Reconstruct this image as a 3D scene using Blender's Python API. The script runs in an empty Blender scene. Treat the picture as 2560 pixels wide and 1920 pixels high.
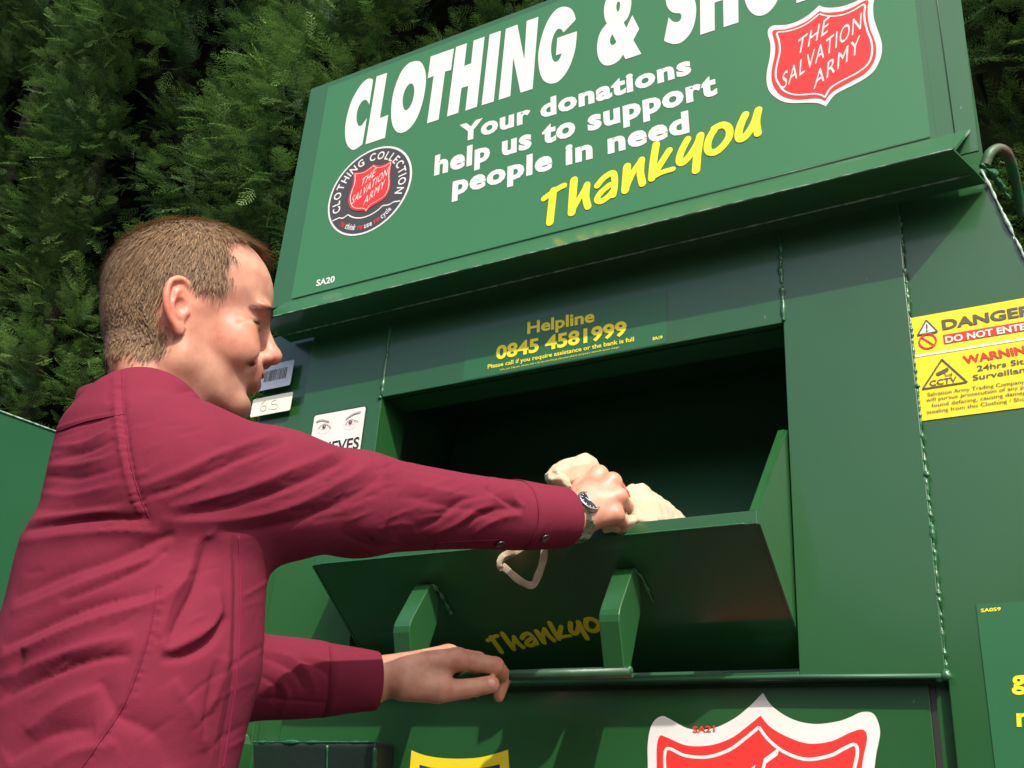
import bpy, bmesh, math, random, os
import numpy as np
from mathutils import Vector, Matrix
random.seed(7); np.random.seed(7)
S = bpy.context.scene
# ------------------------------------------------------------------ camera, world, sun, exposure
CAM = np.array([0.0, -1.4, 1.10])
M = np.array([[0.86511755, 0.15570316, 0.47678942], [0.49687181, -0.39583856, -0.77228896], [0.0684838, 0.90502396, -0.4198114]])
FPX = 2612.96                                     # focal length for a 2560 px wide frame
cd = bpy.data.cameras.new('camera'); cam = bpy.data.objects.new('camera', cd); S.collection.objects.link(cam)
cd.sensor_width = 36; cd.lens = FPX / 2560 * 36; cd.clip_start = 0.02; cd.clip_end = 2000
mw = Matrix.Identity(4)
for i in range(3):
    for j in range(3): mw[i][j] = M[i][j]
    mw[i][3] = CAM[i]
cam.matrix_world = mw; S.camera = cam
SUN = Vector((0.98, -1.0, 1.38)).normalized()
W = bpy.data.worlds.new('World'); S.world = W; W.use_nodes = True
nt = W.node_tree; bg = nt.nodes['Background']
sky = nt.nodes.new('ShaderNodeTexSky'); sky.sky_type = 'NISHITA'; sky.sun_disc = False
sky.sun_elevation = math.asin(SUN.z); sky.sun_rotation = math.atan2(SUN.x, SUN.y)
sky.air_density = 1.0; sky.dust_density = 5.0; sky.ozone_density = 1.0
nt.links.new(sky.outputs[0], bg.inputs[0]); bg.inputs[1].default_value = 0.15
sd = bpy.data.lights.new('sun', 'SUN'); sd.energy = 3.5; sd.angle = math.radians(0.6); sd.color = (1.0, 0.95, 0.86)
so = bpy.data.objects.new('sun', sd); S.collection.objects.link(so); so.rotation_euler = SUN.to_track_quat('Z', 'Y').to_euler()
S.view_settings.view_transform = 'Standard'; S.view_settings.look = 'None'; S.view_settings.gamma = 1
S.view_settings.exposure = 0.52
S.cycles.max_bounces = 8; S.cycles.diffuse_bounces = 3; S.cycles.glossy_bounces = 3

# ------------------------------------------------------------------ surveying helpers (photo pixel -> point in the place)
def ray(px, py): return M @ np.array([(px - 1280) / FPX, -(py - 960) / FPX, -1.0])
def at(px, py, d):
    r = ray(px, py); return CAM + r / np.linalg.norm(r) * d
class Plane:
    def __init__(s, p, n): s.p = np.array(p, float); s.n = np.array(n, float); s.n /= np.linalg.norm(s.n)
    def on(s, px, py):
        d = ray(px, py); return CAM + d * (((s.p - CAM) @ s.n) / (d @ s.n))
    def up(s, k): return Plane(s.p + s.n * k, s.n)

# ------------------------------------------------------------------ object helpers
COL = S.collection
def empty(name, loc, label=None, cat=None, group=None):
    o = bpy.data.objects.new(name, None); COL.objects.link(o); o.location = loc; o.empty_display_size = .1
    if label: o['label'] = label; o['category'] = cat
    if group: o['group'] = group
    return o
def link(name, me, mat=None, parent=None, smooth=False, label=None):
    o = bpy.data.objects.new(name, me); COL.objects.link(o)
    if mat is not None and len(me.materials) == 0: me.materials.append(mat)
    if smooth: me.polygons.foreach_set('use_smooth', [True] * len(me.polygons))
    if parent is not None:
        o.parent = parent
        p = parent; off = Vector((0, 0, 0))
        while p is not None: off += p.location; p = p.parent
        o.location = -off
    if label: o['label'] = label
    return o
class MB:
    """collects faces; one mesh per part"""
    def __init__(s): s.v = []; s.f = []; s.m = []
    def add(s, vs, fs, mi=0):
        k = len(s.v); s.v += [tuple(map(float, p)) for p in vs]; s.f += [tuple(i + k for i in f) for f in fs]; s.m += [mi] * len(fs); return s
    def box(s, a, b, mi=0):
        x0, y0, z0 = a; x1, y1, z1 = b
        return s.add([(x0, y0, z0), (x1, y0, z0), (x1, y1, z0), (x0, y1, z0), (x0, y0, z1), (x1, y0, z1), (x1, y1, z1), (x0, y1, z1)],
                     [(0, 3, 2, 1), (4, 5, 6, 7), (0, 1, 5, 4), (1, 2, 6, 5), (2, 3, 7, 6), (3, 0, 4, 7)], mi)
    def prism(s, pts, vec, mi=0):
        n = len(pts); pts = [np.array(p, float) for p in pts]; vec = np.array(vec, float)
        vs = pts + [p + vec for p in pts]
        return s.add(vs, [tuple(range(n))[::-1], tuple(range(n, 2 * n))] + [(i, (i + 1) % n, n + (i + 1) % n, n + i) for i in range(n)], mi)
    def tube(s, pts, rad, seg=10, mi=0, flat=None, cap=True):
        """rad scalar/list; flat=(normal, k): squash along a normal by k"""
        P = [np.array(p, float) for p in pts]; n = len(P)
        if not hasattr(rad, '__len__'): rad = [rad] * n
        T = [P[min(i + 1, n - 1)] - P[max(i - 1, 0)] for i in range(n)]; T = [t / (np.linalg.norm(t) + 1e-12) for t in T]
        if flat is not None: u = np.cross(flat[0], T[0])
        else: u = np.cross(T[0], [0, 0, 1.]) if abs(T[0][2]) < .9 else np.cross(T[0], [1., 0, 0])
        u /= np.linalg.norm(u); vs = []
        for i in range(n):
            if flat is not None: w = np.array(flat[0], float); u = np.cross(w, T[i]); u /= np.linalg.norm(u) + 1e-12; kk = flat[1]
            else: u = u - T[i] * (u @ T[i]); u /= np.linalg.norm(u); w = np.cross(T[i], u); kk = 1
            for a in range(seg):
                t = 2 * math.pi * a / seg; vs.append(P[i] + rad[i] * (math.cos(t) * u) + (rad[i] if flat is None else kk) * math.sin(t) * w)
        fs = [(i * seg + a, i * seg + (a + 1) % seg, (i + 1) * seg + (a + 1) % seg, (i + 1) * seg + a) for i in range(n - 1) for a in range(seg)]
        if cap: fs += [tuple(range(seg))[::-1], tuple(range((n - 1) * seg, n * seg))]
        return s.add(vs, fs, mi)
    def mesh(s, name='m'):
        me = bpy.data.meshes.new(name); me.from_pydata(s.v, [], s.f); me.update()
        if any(s.m): me.polygons.foreach_set('material_index', s.m)
        return me
    def build(s, name, mat, parent=None, smooth=False, bevel=0, label=None, recalc=True):
        me = s.mesh(name)
        bm = bmesh.new(); bm.from_mesh(me)
        if recalc: bmesh.ops.recalc_face_normals(bm, faces=bm.faces)
        bm.to_mesh(me); bm.free()
        mats = mat if isinstance(mat, (list, tuple)) else [mat]
        for m_ in mats: me.materials.append(m_)
        o = link(name, me, None, parent, smooth, label)
        if bevel:
            b = o.modifiers.new('bevel', 'BEVEL'); b.width = bevel; b.segments = 2; b.limit_method = 'ANGLE'; b.angle_limit = .6
            b.harden_normals = False
        return o

# ------------------------------------------------------------------ materials
def mat(name, base, rough=.5, spec=.5, metal=0, bump=None, vary=None, coat=0, sss=0, sheen=0, attr=None, extra=None):
    m = bpy.data.materials.new(name); m.use_nodes = True; t = m.node_tree; b = t.nodes['Principled BSDF']
    b.inputs['Base Color'].default_value = (*base, 1); b.inputs['Roughness'].default_value = rough
    b.inputs['Specular IOR Level'].default_value = spec; b.inputs['Metallic'].default_value = metal
    b.inputs['Coat Weight'].default_value = coat; b.inputs['Coat Roughness'].default_value = .12
    if sss:
        b.inputs['Subsurface Weight'].default_value = sss; b.inputs['Subsurface Radius'].default_value = (.012, .004, .002); b.inputs['Subsurface Scale'].default_value = 1
    if sheen: b.inputs['Sheen Weight'].default_value = sheen; b.inputs['Sheen Roughness'].default_value = .5
    tc = t.nodes.new('ShaderNodeTexCoord')
    if vary:      # (scale, second colour, contrast)
        n = t.nodes.new('ShaderNodeTexNoise'); n.inputs['Scale'].default_value = vary[0]; n.inputs['Detail'].default_value = 6
        t.links.new(tc.outputs['Object'], n.inputs['Vector'])
        r = t.nodes.new('ShaderNodeValToRGB'); r.color_ramp.elements[0].position = .5 - vary[2]; r.color_ramp.elements[1].position = .5 + vary[2]
        r.color_ramp.elements[0].color = (*base, 1); r.color_ramp.elements[1].color = (*vary[1], 1)
        t.links.new(n.outputs[0], r.inputs[0]); t.links.new(r.outputs[0], b.inputs['Base Color'])
    if attr:
        a = t.nodes.new('ShaderNodeAttribute'); a.attribute_name = attr; t.links.new(a.outputs['Color'], b.inputs['Base Color'])
    if bump:      # list of (scale, strength, distance)
        prev = None
        for sc, st, di in bump:
            n = t.nodes.new('ShaderNodeTexNoise'); n.inputs['Scale'].default_value = sc; n.inputs['Detail'].default_value = 4
            t.links.new(tc.outputs['Object'], n.inputs['Vector'])
            bp = t.nodes.new('ShaderNodeBump'); bp.inputs['Strength'].default_value = st; bp.inputs['Distance'].default_value = di
            t.links.new(n.outputs[0], bp.inputs['Height'])
            if prev: t.links.new(prev.outputs[0], bp.inputs['Normal'])
            prev = bp
        t.links.new(prev.outputs[0], b.inputs['Normal'])
    if extra: extra(t, b, tc)
    return m
def scratches(t, b, tc):
    """pale nicks and chips in the paint, stretched noise thresholded"""
    mp = t.nodes.new('ShaderNodeMapping'); mp.inputs['Scale'].default_value = (9, 9, 2.6); mp.inputs['Rotation'].default_value = (0, .35, 0)
    t.links.new(tc.outputs['Object'], mp.inputs[0])
    n = t.nodes.new('ShaderNodeTexNoise'); n.inputs['Scale'].default_value = 9; n.inputs['Detail'].default_value = 9; n.inputs['Roughness'].default_value = .72
    t.links.new(mp.outputs[0], n.inputs['Vector'])
    r = t.nodes.new('ShaderNodeMapRange'); r.inputs['From Min'].default_value = .675; r.inputs['From Max'].default_value = .70
    t.links.new(n.outputs[0], r.inputs[0])
    src = b.inputs['Base Color'].links[0].from_socket if b.inputs['Base Color'].links else None
    mx = t.nodes.new('ShaderNodeMix'); mx.data_type = 'RGBA'
    if src: t.links.new(src, mx.inputs[6])
    else: mx.inputs[6].default_value = b.inputs['Base Color'].default_value
    mx.inputs[7].default_value = (.16, .24, .18, 1)
    t.links.new(r.outputs[0], mx.inputs[0]); t.links.new(mx.outputs[2], b.inputs['Base Color'])
    # large soft gloss variation, dust film
    n2 = t.nodes.new('ShaderNodeTexNoise'); n2.inputs['Scale'].default_value = 3.2; n2.inputs['Detail'].default_value = 5
    t.links.new(tc.outputs['Object'], n2.inputs['Vector'])
    r2 = t.nodes.new('ShaderNodeMapRange'); r2.inputs['To Min'].default_value = b.inputs['Roughness'].default_value - .07; r2.inputs['To Max'].default_value = b.inputs['Roughness'].default_value + .10
    t.links.new(n2.outputs[0], r2.inputs[0]); t.links.new(r2.outputs[0], b.inputs['Roughness'])
GREEN = (.013, .076, .019)
m_paint = mat('green_gloss_paint', GREEN, rough=.30, spec=.55, coat=.55, bump=[(7, .10, .004), (260, .05, .0004)], vary=(2.2, (.019, .092, .028), .25), extra=scratches)
m_paint2 = mat('green_board_paint', (.024, .105, .038), rough=.33, spec=.5, coat=.35, bump=[(5, .06, .003), (300, .04, .0004)], vary=(2.5, (.030, .118, .046), .25), extra=scratches)
m_inner = mat('green_inner_paint', (.028, .105, .050), rough=.45, spec=.4, bump=[(9, .1, .003)])
m_signgreen = mat('green_sign_vinyl', (.040, .170, .068), rough=.36, spec=.45, coat=.2, bump=[(3, .05, .003)])
m_vinyl2 = mat('green_sticker_vinyl', (.022, .120, .046), rough=.33, spec=.5, coat=.2)
m_white = mat('white_vinyl', (.70, .70, .68), rough=.4, vary=(25, (.66, .66, .63), .3))
m_cream_l = mat('cream_label', (.78, .76, .66), rough=.5)
m_blue_l = mat('pale_blue_label', (.56, .62, .74), rough=.4)
m_red = mat('red_vinyl', (.72, .035, .030), rough=.35)
m_yellow = mat('yellow_vinyl', (.83, .66, .02), rough=.35)
m_yellow_d = mat('yellow_lettering', (.80, .70, .03), rough=.4)
m_black = mat('black_print', (.025, .022, .022), rough=.4)
m_grey_print = mat('dark_grey_print', (.10, .085, .07), rough=.45)
m_logo_grey = mat('charcoal_vinyl', (.055, .052, .052), rough=.4)
m_navy = mat('navy_print', (.02, .04, .16), rough=.4)
m_pencil = mat('pencil_grey', (.36, .35, .31), rough=.6)
m_skinprint = mat('pale_photo_print', (.70, .64, .64), rough=.4)
m_iris = mat('brown_print', (.30, .09, .03), rough=.4)
m_weld = mat('painted_weld_bead', (.022, .11, .045), rough=.3, spec=.5, coat=.2, bump=[(180, .6, .002)])
m_rustedge = mat('scuffed_edge', (.30, .40, .33), rough=.4, vary=(70, (.08, .16, .10), .10), bump=[(150, .6, .002)])

# ------------------------------------------------------------------ flat lettering and outlines
_k = [0]
def catmull(pts, closed=True, n=7):
    """pts: (x,y) smooth or (x,y,1) corner"""
    P = [np.array(p[:2], float) for p in pts]; C = [len(p) > 2 for p in pts]; N = len(P); out = []
    rng = range(N if closed else N - 1)
    for i in rng:
        p1, p2 = P[i], P[(i + 1) % N]
        p0 = P[i - 1] if (closed or i > 0) else p1; p3 = P[(i + 2) % N] if (closed or i + 2 < N) else p2
        if C[i]: p0 = p1
        if C[(i + 1) % N]: p3 = p2
        straight = C[i] and C[(i + 1) % N]
        for k in range(1 if straight else n):
            t = k / n
            out.append(.5 * (2 * p1 + (p2 - p0) * t + (2 * p0 - 5 * p1 + 4 * p2 - p3) * t * t + (-p0 + 3 * p1 - 3 * p2 + p3) * t ** 3))
    if not closed: out.append(P[-1])
    return out
def zone(x0, y0, sc): return lambda p: (x0 + p[0] / sc, y0 + p[1] / sc) + tuple(p[2:])
def filled(loops3, n):
    """triangulated flat face from outer + hole loops (3-D), normal n"""
    bm = bmesh.new()
    es = []
    for lp in loops3:
        vs = [bm.verts.new(tuple(p)) for p in lp]
        es += [bm.edges.new((vs[i], vs[(i + 1) % len(vs)])) for i in range(len(vs))]
    bmesh.ops.triangle_fill(bm, use_beauty=True, use_dissolve=False, edges=es, normal=Vector(n))
    bm.normal_update()
    nv = Vector(n)
    for f in bm.faces:
        if f.normal.dot(nv) < 0: f.normal_flip()
    vs = [tuple(v.co) for v in bm.verts]; bm.verts.index_update()
    fs = [tuple(v.index for v in f.verts) for f in bm.faces]; bm.free()
    return vs, fs
def flat(mb, plane, loops, off, mi=0, conv=None):
    L = [[plane.up(off).on(*((conv(p) if conv else p)[:2])) for p in lp] for lp in loops]
    vs, fs = filled(L, plane.n); mb.add(vs, fs, mi)
_tcache = {}
def glyphs(txt, bold=0.0, spacing=1.0):
    key = (txt, bold, spacing)
    if key in _tcache: return _tcache[key]
    cu = bpy.data.curves.new('t', 'FONT'); cu.body = txt; cu.offset = bold; cu.space_character = spacing; cu.resolution_u = 3
    cu.fill_mode = 'FRONT' if hasattr(cu, 'fill_mode') else cu.fill_mode
    try: cu.dimensions = '2D'
    except Exception: pass
    o = bpy.data.objects.new('t', cu); COL.objects.link(o)
    dg = bpy.context.evaluated_depsgraph_get(); me = bpy.data.meshes.new_from_object(o.evaluated_get(dg))
    V = np.array([v.co[:2] for v in me.vertices]); F = [tuple(p.vertices) for p in me.polygons]
    bpy.data.objects.remove(o); bpy.data.curves.remove(cu); bpy.data.meshes.remove(me)
    _tcache[key] = (V, F); return V, F
CAPH = .729
def text(mb, txt, plane, BL, BR, UP, off=.0006, bold=0, mi=0, spacing=1.0, caph=CAPH):
    """BL/BR baseline ends in the photo, UP = offset from BL to cap height"""
    V, F = glyphs(txt, bold, spacing); pl = plane.up(off)
    O = pl.on(*BL); U = pl.on(*BR) - O; Vv = pl.on(BL[0] + UP[0], BL[1] + UP[1]) - O
    x0, x1 = V[:, 0].min(), V[:, 0].max()
    Q = [O + U * ((p[0] - x0) / (x1 - x0)) + Vv * ((p[1] + bold) / (caph + 2 * bold)) for p in V]
    nn = np.cross(U, Vv)
    if nn @ plane.n < 0: F = [f[::-1] for f in F]
    mb.add(Q, F, mi)
def stroke(mb, plane, pts, w, off=.0006, mi=0, conv=None, thick=.00012, n=8, mapf=None):
    """brush stroke lying on a plane: pts in photo pixels, w in photo pixels"""
    C = catmull([p for p in pts], closed=False, n=n)
    C = [(conv(p) if conv else tuple(p))[:2] for p in C]
    _k[0] = (_k[0] + 1) % 7; pl = plane.up(off + .00003 * _k[0])
    P3 = [pl.on(*p) for p in C]
    if mapf: P3 = [mapf(p) for p in P3]
    wid = w
    P3 = np.array(P3); n_ = len(P3)
    t0 = P3[0] - P3[1]; t0 /= np.linalg.norm(t0); t1 = P3[-1] - P3[-2]; t1 /= np.linalg.norm(t1)
    L0 = [P3[0] + t0 * wid * a for a in (.5, .42, .25)]; L1 = [P3[-1] + t1 * wid * a for a in (.25, .42, .5)]
    R = [.05 * wid, .28 * wid, .43 * wid] + [.5 * wid] * n_ + [.43 * wid, .28 * wid, .05 * wid]
    nn = plane.n if mapf is None else mapf('n')
    mb.tube(L0 + list(P3) + L1, R, seg=8, flat=(nn, thick), mi=mi)
# ------------------------------------------------------------------ ground
m_asphalt = mat('asphalt', (.030, .029, .028), rough=.9, vary=(3, (.045, .043, .041), .3), bump=[(60, .5, .01), (400, .5, .003)])
g = MB().add([(-60, -60, 0), (60, -60, 0), (60, 60, 0), (-60, 60, 0)], [(0, 1, 2, 3)]).build('ground', m_asphalt, recalc=False); g['kind'] = 'structure'

# ------------------------------------------------------------------ the clothing bank
bank = empty('clothing_bank', (-.6, .4, 0), 'big green steel clothing bank with open chute, sign board, shield logos and stickers', 'clothing bank')
XL, XR = -1.147, -.388; ZB, ZT = 1.361, 1.882      # chute opening
F0 = Plane((0, 0, 0), (0, -1, 0))                  # face of the chute surround
F1 = Plane((0, .012, 0), (0, -1, 0))               # face of the body and lower panel
# body: side leans in towards the top
def edge_x(z): return -.087 + (2.08 - z) * .235 if z > 1.6 else .0258 + (1.6 - z) * .06
zs = [.06, .6, 1.1, 1.4, 1.6, 1.8, 2.0, 2.078]
b = MB()
L0 = -1.47
right = [(edge_x(z), .012, z) for z in zs]
# front skin in pieces round the surround, butted
b.prism([(-.207, .012, .06)] + [(edge_x(z), .012, z) for z in zs] + [(-.207, .012, 2.078)], (0, .006, 0))
b.box((L0, .012, .06), (-1.343, .018, 2.078))
b.box((-1.343, .026, .06), (-.207, .032, ZB - .010))
b.box((-.2068, .0182, .06), (-.2008, .030, ZB - .010)); b.box((-1.349, .0182, .06), (-1.343, .030, ZB - .010))
b.box((-1.343, .012, ZT + .0), (-.207, .018, 2.078))
b.box((L0, .018, .06), (L0 + .006, 1.1, 2.078))                         # left side
b.add([(edge_x(z), .018, z) for z in zs] + [(edge_x(z) - .09 * (z > 1.9), 1.1, z) for z in zs],
      [(i, i + 8, i + 9, i + 1) for i in range(7)])
b.box((L0, 1.1, .06), (.1, 1.106, 2.078)); b.box((L0 + .006, .018, 2.06), (-.10, 1.1, 2.066))
b.build('body', m_paint, bank, bevel=.0015)
# chute surround: left strip, header, right strip, sill
s = MB()
s.box((-1.343, 0, ZB - .011), (XL - .0004, .0119, 2.078)); s.box((XR + .0004, 0, ZB - .011), (-.207, .0119, 2.078))
s.box((-1.343, .0121, ZB - .0108), (-.207, .0255, ZB - .006))
s.box((XL, -.0012, ZT), (XR, .0119, 2.078))
s.box((XL, .0, ZB - .011), (XR, .0119, ZB))
sur = s.build('chute_surround', m_paint, bank, bevel=.0012)
# sill ledge: thin bright bead under the opening with overhang
s = MB(); s.tube([(XL, -.0012, ZB - .007), (XR, -.0012, ZB - .007), (-.212, -.0012, ZB - .010)], .0032, seg=8)
s.build('sill_bead', bpy.data.materials['green_inner_paint'], sur, smooth=True)
# reveal and inner cavity
s = MB()
D1 = .075
s.box((XL - .004, .0121, ZB - .004), (XL, D1, ZT + .004)); s.box((XR, .0121, ZB - .004), (XR + .004, D1, ZT + .004))
s.box((XL, .0121, ZT), (XR, D1, ZT + .004))
s.build('chute_reveal', m_paint, bank)
s = MB()
x0, x1, y0, y1, z0, z1 = XL - .06, XR + .06, D1, .62, ZB - .25, ZT + .10
s.add([(x0, y0, z0), (x1, y0, z0), (x1, y1, z0), (x0, y1, z0), (x0, y0, z1), (x1, y0, z1), (x1, y1, z1), (x0, y1, z1)],
      [(0, 3, 2, 1), (4, 5, 6, 7), (1, 2, 6, 5), (2, 3, 7, 6), (3, 0, 4, 7)])
s.box((x0, D1, ZT + .001), (x1, D1 + .003, z1)); s.box((x0, D1, ZB), (XL - .001, D1 + .003, ZT)); s.box((XR + .001, D1, ZB), (x1, D1 + .003, ZT))
s.add([(XL - .05, .16, ZB + .0), (XR + .05, .16, ZB + .0), (XR + .05, .34, z1), (XL - .05, .34, z1)], [(0, 1, 2, 3)])
s.build('inner_compartment', m_inner, bank, recalc=False)
# weld beads and seams
def bead(name, pts, r, parent=bank, amp=.5, mt=m_weld, n=140, seed=1):
    rs = np.random.RandomState(seed); P = np.array(pts, float)
    L = np.r_[0, np.cumsum(np.linalg.norm(np.diff(P, axis=0), axis=1))]; t = np.linspace(0, L[-1], n)
    Q = np.stack([np.interp(t, L, P[:, k]) for k in range(3)], 1)
    nz = np.convolve(rs.randn(n + 8), np.ones(3) / 3, 'same')[4:-4]; nz2 = np.convolve(rs.randn(n + 8), np.ones(5) / 5, 'same')[4:-4]
    Q[:, 0] += nz2 * r * .35 if abs(P[-1][2] - P[0][2]) > .05 else 0
    R = r * (1 + amp * nz); R = np.clip(R, r * .3, r * 2.2)
    return MB().tube(Q, list(R), seg=7).build(name, mt, parent, smooth=True)
bead('weld_bead', [(-.2065, .003, 2.03), (-.2065, .003, 1.355)], .0021, amp=.8, seed=3, n=330)
bead('weld_bead', [(XR + .001, -.001, 2.04), (XR + .001, -.001, 1.885)], .0034, amp=.5, seed=4, n=50)
bead('weld_bead', [(XL - .001, -.001, 2.03), (XL - .001, -.001, 1.885)], .0034, amp=.4, seed=5, n=50)
bead('weld_bead', [(-1.3435, .006, 2.0), (-1.3435, .006, 1.36)], .0016, amp=.3, seed=6, n=60)
bead('weld_bead', [(-.087, .010, 2.08), (-.0165, .010, 1.78), (.03, .010, 1.58)], .0028, amp=.6, seed=7, n=90, mt=m_rustedge)
mb = MB()
for c, r in (((-.207, -.001, 1.352), .0070), ((-.2145, .001, 1.349), .0055), ((XL - .004, -.002, 1.882), .0045), ((-.2055, .001, 1.615), .0045), ((-.2055, .001, 1.745), .0038)):
    mb = MB()
    bm_ = bmesh.new(); bmesh.ops.create_icosphere(bm_, subdivisions=2, radius=r)
    mb.add([(v.co.x * (1 + .25 * math.sin(9 * v.co.z / r)) + c[0], v.co.y * .6 + c[1], v.co.z + c[2]) for v in bm_.verts], [tuple(v.index for v in f.verts) for f in bm_.faces]); bm_.free()
    mb.build('weld_blob', m_weld, bank, smooth=True)
# door lower panel, with its gap on the right
s = MB(); s.box((-1.29, .0215, .35), (-.232, .0258, ZB - .0150)); s.build('lower_panel', m_paint, bank, bevel=.001)
s = MB(); s.box((-.2315, .0225, .35), (-.2245, .0257, ZB - .016)); s.build('panel_gap', m_black, bank)
FL = Plane((0, .0215, 0), (0, -1, 0))

# ---- sign board
YB = -.030
bd = MB()
bd.prism([(-1.452, YB, 2.122), (-.138, YB, 2.122), (-.138, YB, 2.705), (-1.452, YB, 2.705)], (0, .004, 0))
bd.prism([(-.1379, YB + .0003, 2.705), (-.076, YB + .0003, 2.705), (-.0785, YB + .0003, 2.36), (-.083, YB + .0003, 2.15), (-.0845, YB + .0003, 2.088), (-.1379, YB + .0003, 2.088)], (0, .004, 0))
bd.box((-1.452, YB + .0041, 2.122), (-1.448, .15, 2.705)); bd.box((-1.448, YB + .0041, 2.701), (-.09, .15, 2.705)); bd.box((-1.45, .15, 2.07), (-.09, .154, 2.705))
board = bd.build('sign_board', m_paint2, bank)
PB = Plane((0, YB, 0), (0, -1, 0))
s = MB(); s.add([(-1.395, YB - .0009, 2.133), (-.146, YB - .0009, 2.133), (-.142, YB - .0009, 2.690), (-1.398, YB - .0009, 2.690)], [(0, 1, 2, 3)])
sheet = s.build('sign_sheet', m_signgreen, board, recalc=False)
s = MB(); s.tube([(-1.39, YB - .0008, 2.1315), (-.147, YB - .0008, 2.1315)], .0007, seg=6); s.tube([(-.112, YB - .0005, 2.69), (-.1125, YB - .0005, 2.13)], .0007, seg=6)
s.build('fold_line', m_paint2, board, smooth=True)
# drip lip: slopes out from the board, returns to the body underneath
lip = MB()
pr = [(YB - .001, 2.128), (-.058, 2.096), (-.086, 2.062), (-.0945, 2.056), (-.0955, 2.0535), (-.0925, 2.0515), (-.027, 2.0515), (.004, 2.0515), (.004, 2.0555), (-.088, 2.0555), (-.083, 2.060), (-.055, 2.094), (YB + .003, 2.126)]
n_ = len(pr)
vs = [(-1.41, y, z) for y, z in pr] + [(float(np.interp(y, [-.095, -.03, .004], [-.112, -.092, -.083])), y, z) for y, z in pr]
lip.add(vs, [(i, (i + 1) % n_, n_ + (i + 1) % n_, n_ + i) for i in range(n_)] + [tuple(range(n_))[::-1], tuple(range(n_, 2 * n_))])
lipo = lip.build('drip_lip', m_paint2, bank)
bead('scuffed_edge', [(-1.41, -.0945, 2.0535), (-.113, -.0945, 2.0535)], .0011, parent=lipo, amp=.3, mt=m_rustedge, n=200, seed=11)
bead('seam', [(-1.40, -.027, 2.0510), (-.1, -.027, 2.0510)], .0016, parent=bank, amp=.3, mt=m_rustedge, n=120, seed=12)

# ---- writing on the sign board
A = zone(840, 120, 6.144); Bz = zone(1100, 0, 5.53); Cz = zone(1460, 0, 7.373); Dz = zone(1640, 0, 4.424); Ez = zone(1340, 250, 3.8138); Fz = zone(1900, 0, 5.925)
w = MB()
def glyph(loops, z): flat(w, PB, [catmull([z(p) for p in lp]) for lp in loops], .0016)
c_ = lambda L: [p + (1,) if len(p) == 2 else p for p in L]
glyph([[(570,490,1),(540,470),(480,478),(400,545),(320,660),(245,800),(190,960),(150,1140),(138,1290),(150,1420),(185,1510),(245,1560),(290,1560),(345,1525),(405,1480,1),(475,1075,1),(430,1140),(390,1190),(350,1195),(325,1150),(315,1080),(325,980),(355,890),(400,820),(450,795),(485,820),(512,870,1)]], A)
glyph([c_([(625,435),(785,382),(675,1075),(803,1027),(752,1380),(453,1480)])], A)
glyph([[(1245,200),(1300,215),(1350,290),(1380,410),(1378,560),(1350,740),(1310,900),(1250,1060),(1170,1190),(1080,1275),(990,1305),(920,1275),(870,1190),(848,1060),(850,900),(870,740),(910,590),(970,430),(1040,310),(1120,235),(1190,205)],
       [(1160,545),(1190,575),(1202,640),(1195,730),(1170,830),(1130,910),(1080,955),(1045,935),(1025,860),(1028,760),(1050,670),(1085,600),(1125,555)]], A)
glyph([c_([(1455,130),(1812,5),(1765,340),(1675,362),(1575,1100),(1398,1158),(1500,428),(1408,468)])], A)
glyph([c_([(222,650),(372,597),(335,912),(430,875),(465,562),(617,507),(510,1477),(350,1530),(390,1187),(297,1217),(252,1560),(97,1612)])], Bz)
glyph([c_([(685,478),(843,425),(742,1405),(575,1455)])], Bz)
glyph([c_([(910,400),(1070,340),(1165,825),(1198,290),(1360,232),(1280,1228),(1113,1282),(1013,795),(972,1328),(810,1382)])], Bz)
glyph([[(1878,270,1),(1860,200),(1820,130),(1760,98),(1690,95),(1610,130),(1530,220),(1460,350),(1410,490),(1370,660),(1357,800),(1370,950),(1405,1070),(1460,1135),(1540,1155),(1630,1130),(1720,1040),(1800,900),(1860,720),(1885,560),(1893,432,1),(1622,523,1),(1603,765,1),(1683,738,1),(1660,800),(1620,848),(1580,850),(1550,800),(1535,700),(1545,580),(1580,470),(1620,410),(1660,398),(1690,420),(1705,452,1)]], Bz)
glyph([[(870,0),(865,130),(835,260),(790,350),(730,415,1),(780,515,1),(890,278,1),(1018,530,1),(908,738,1),(1058,993,1),(765,1090,1),(718,1000,1),(680,1070),(610,1140),(520,1190),(430,1208),(350,1185),(285,1110),(250,1000),(240,870),(255,740),(290,620),(340,530),(422,432,1),(385,350),(368,240),(375,110),(410,0),(480,-110),(590,-180),(720,-190),(820,-120)],
       [(640,30),(665,60),(662,130),(645,190),(620,222,1),(600,170),(597,100),(612,50)], [(520,630,1),(597,768,1),(560,815),(515,830),(485,800),(480,740),(495,680)]], Cz)
glyph([[(1475,750,1),(1560,318,1),(1600,365),(1650,400),(1710,408),(1765,380),(1795,320),(1790,270),(1765,245),(1680,240),(1610,215),(1550,150),(1515,60),(1510,-60),(1550,-200),(1640,-320),(1760,-390),(1900,-420),(2000,-400,1),(1960,-180,1),(1900,-220),(1850,-180),(1850,-100),(1950,-80),(2030,-20),(2060,80),(2068,200),(2050,360),(2010,510),(1940,640),(1850,740),(1750,800),(1650,812),(1560,790)]], Cz)
glyph([c_([(490,386),(650,332),(647,30),(742,-3),(748,300),(912,247),(905,-460),(745,-405),(743,-120),(646,-88),(645,-370),(485,-315)])], Dz)
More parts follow.
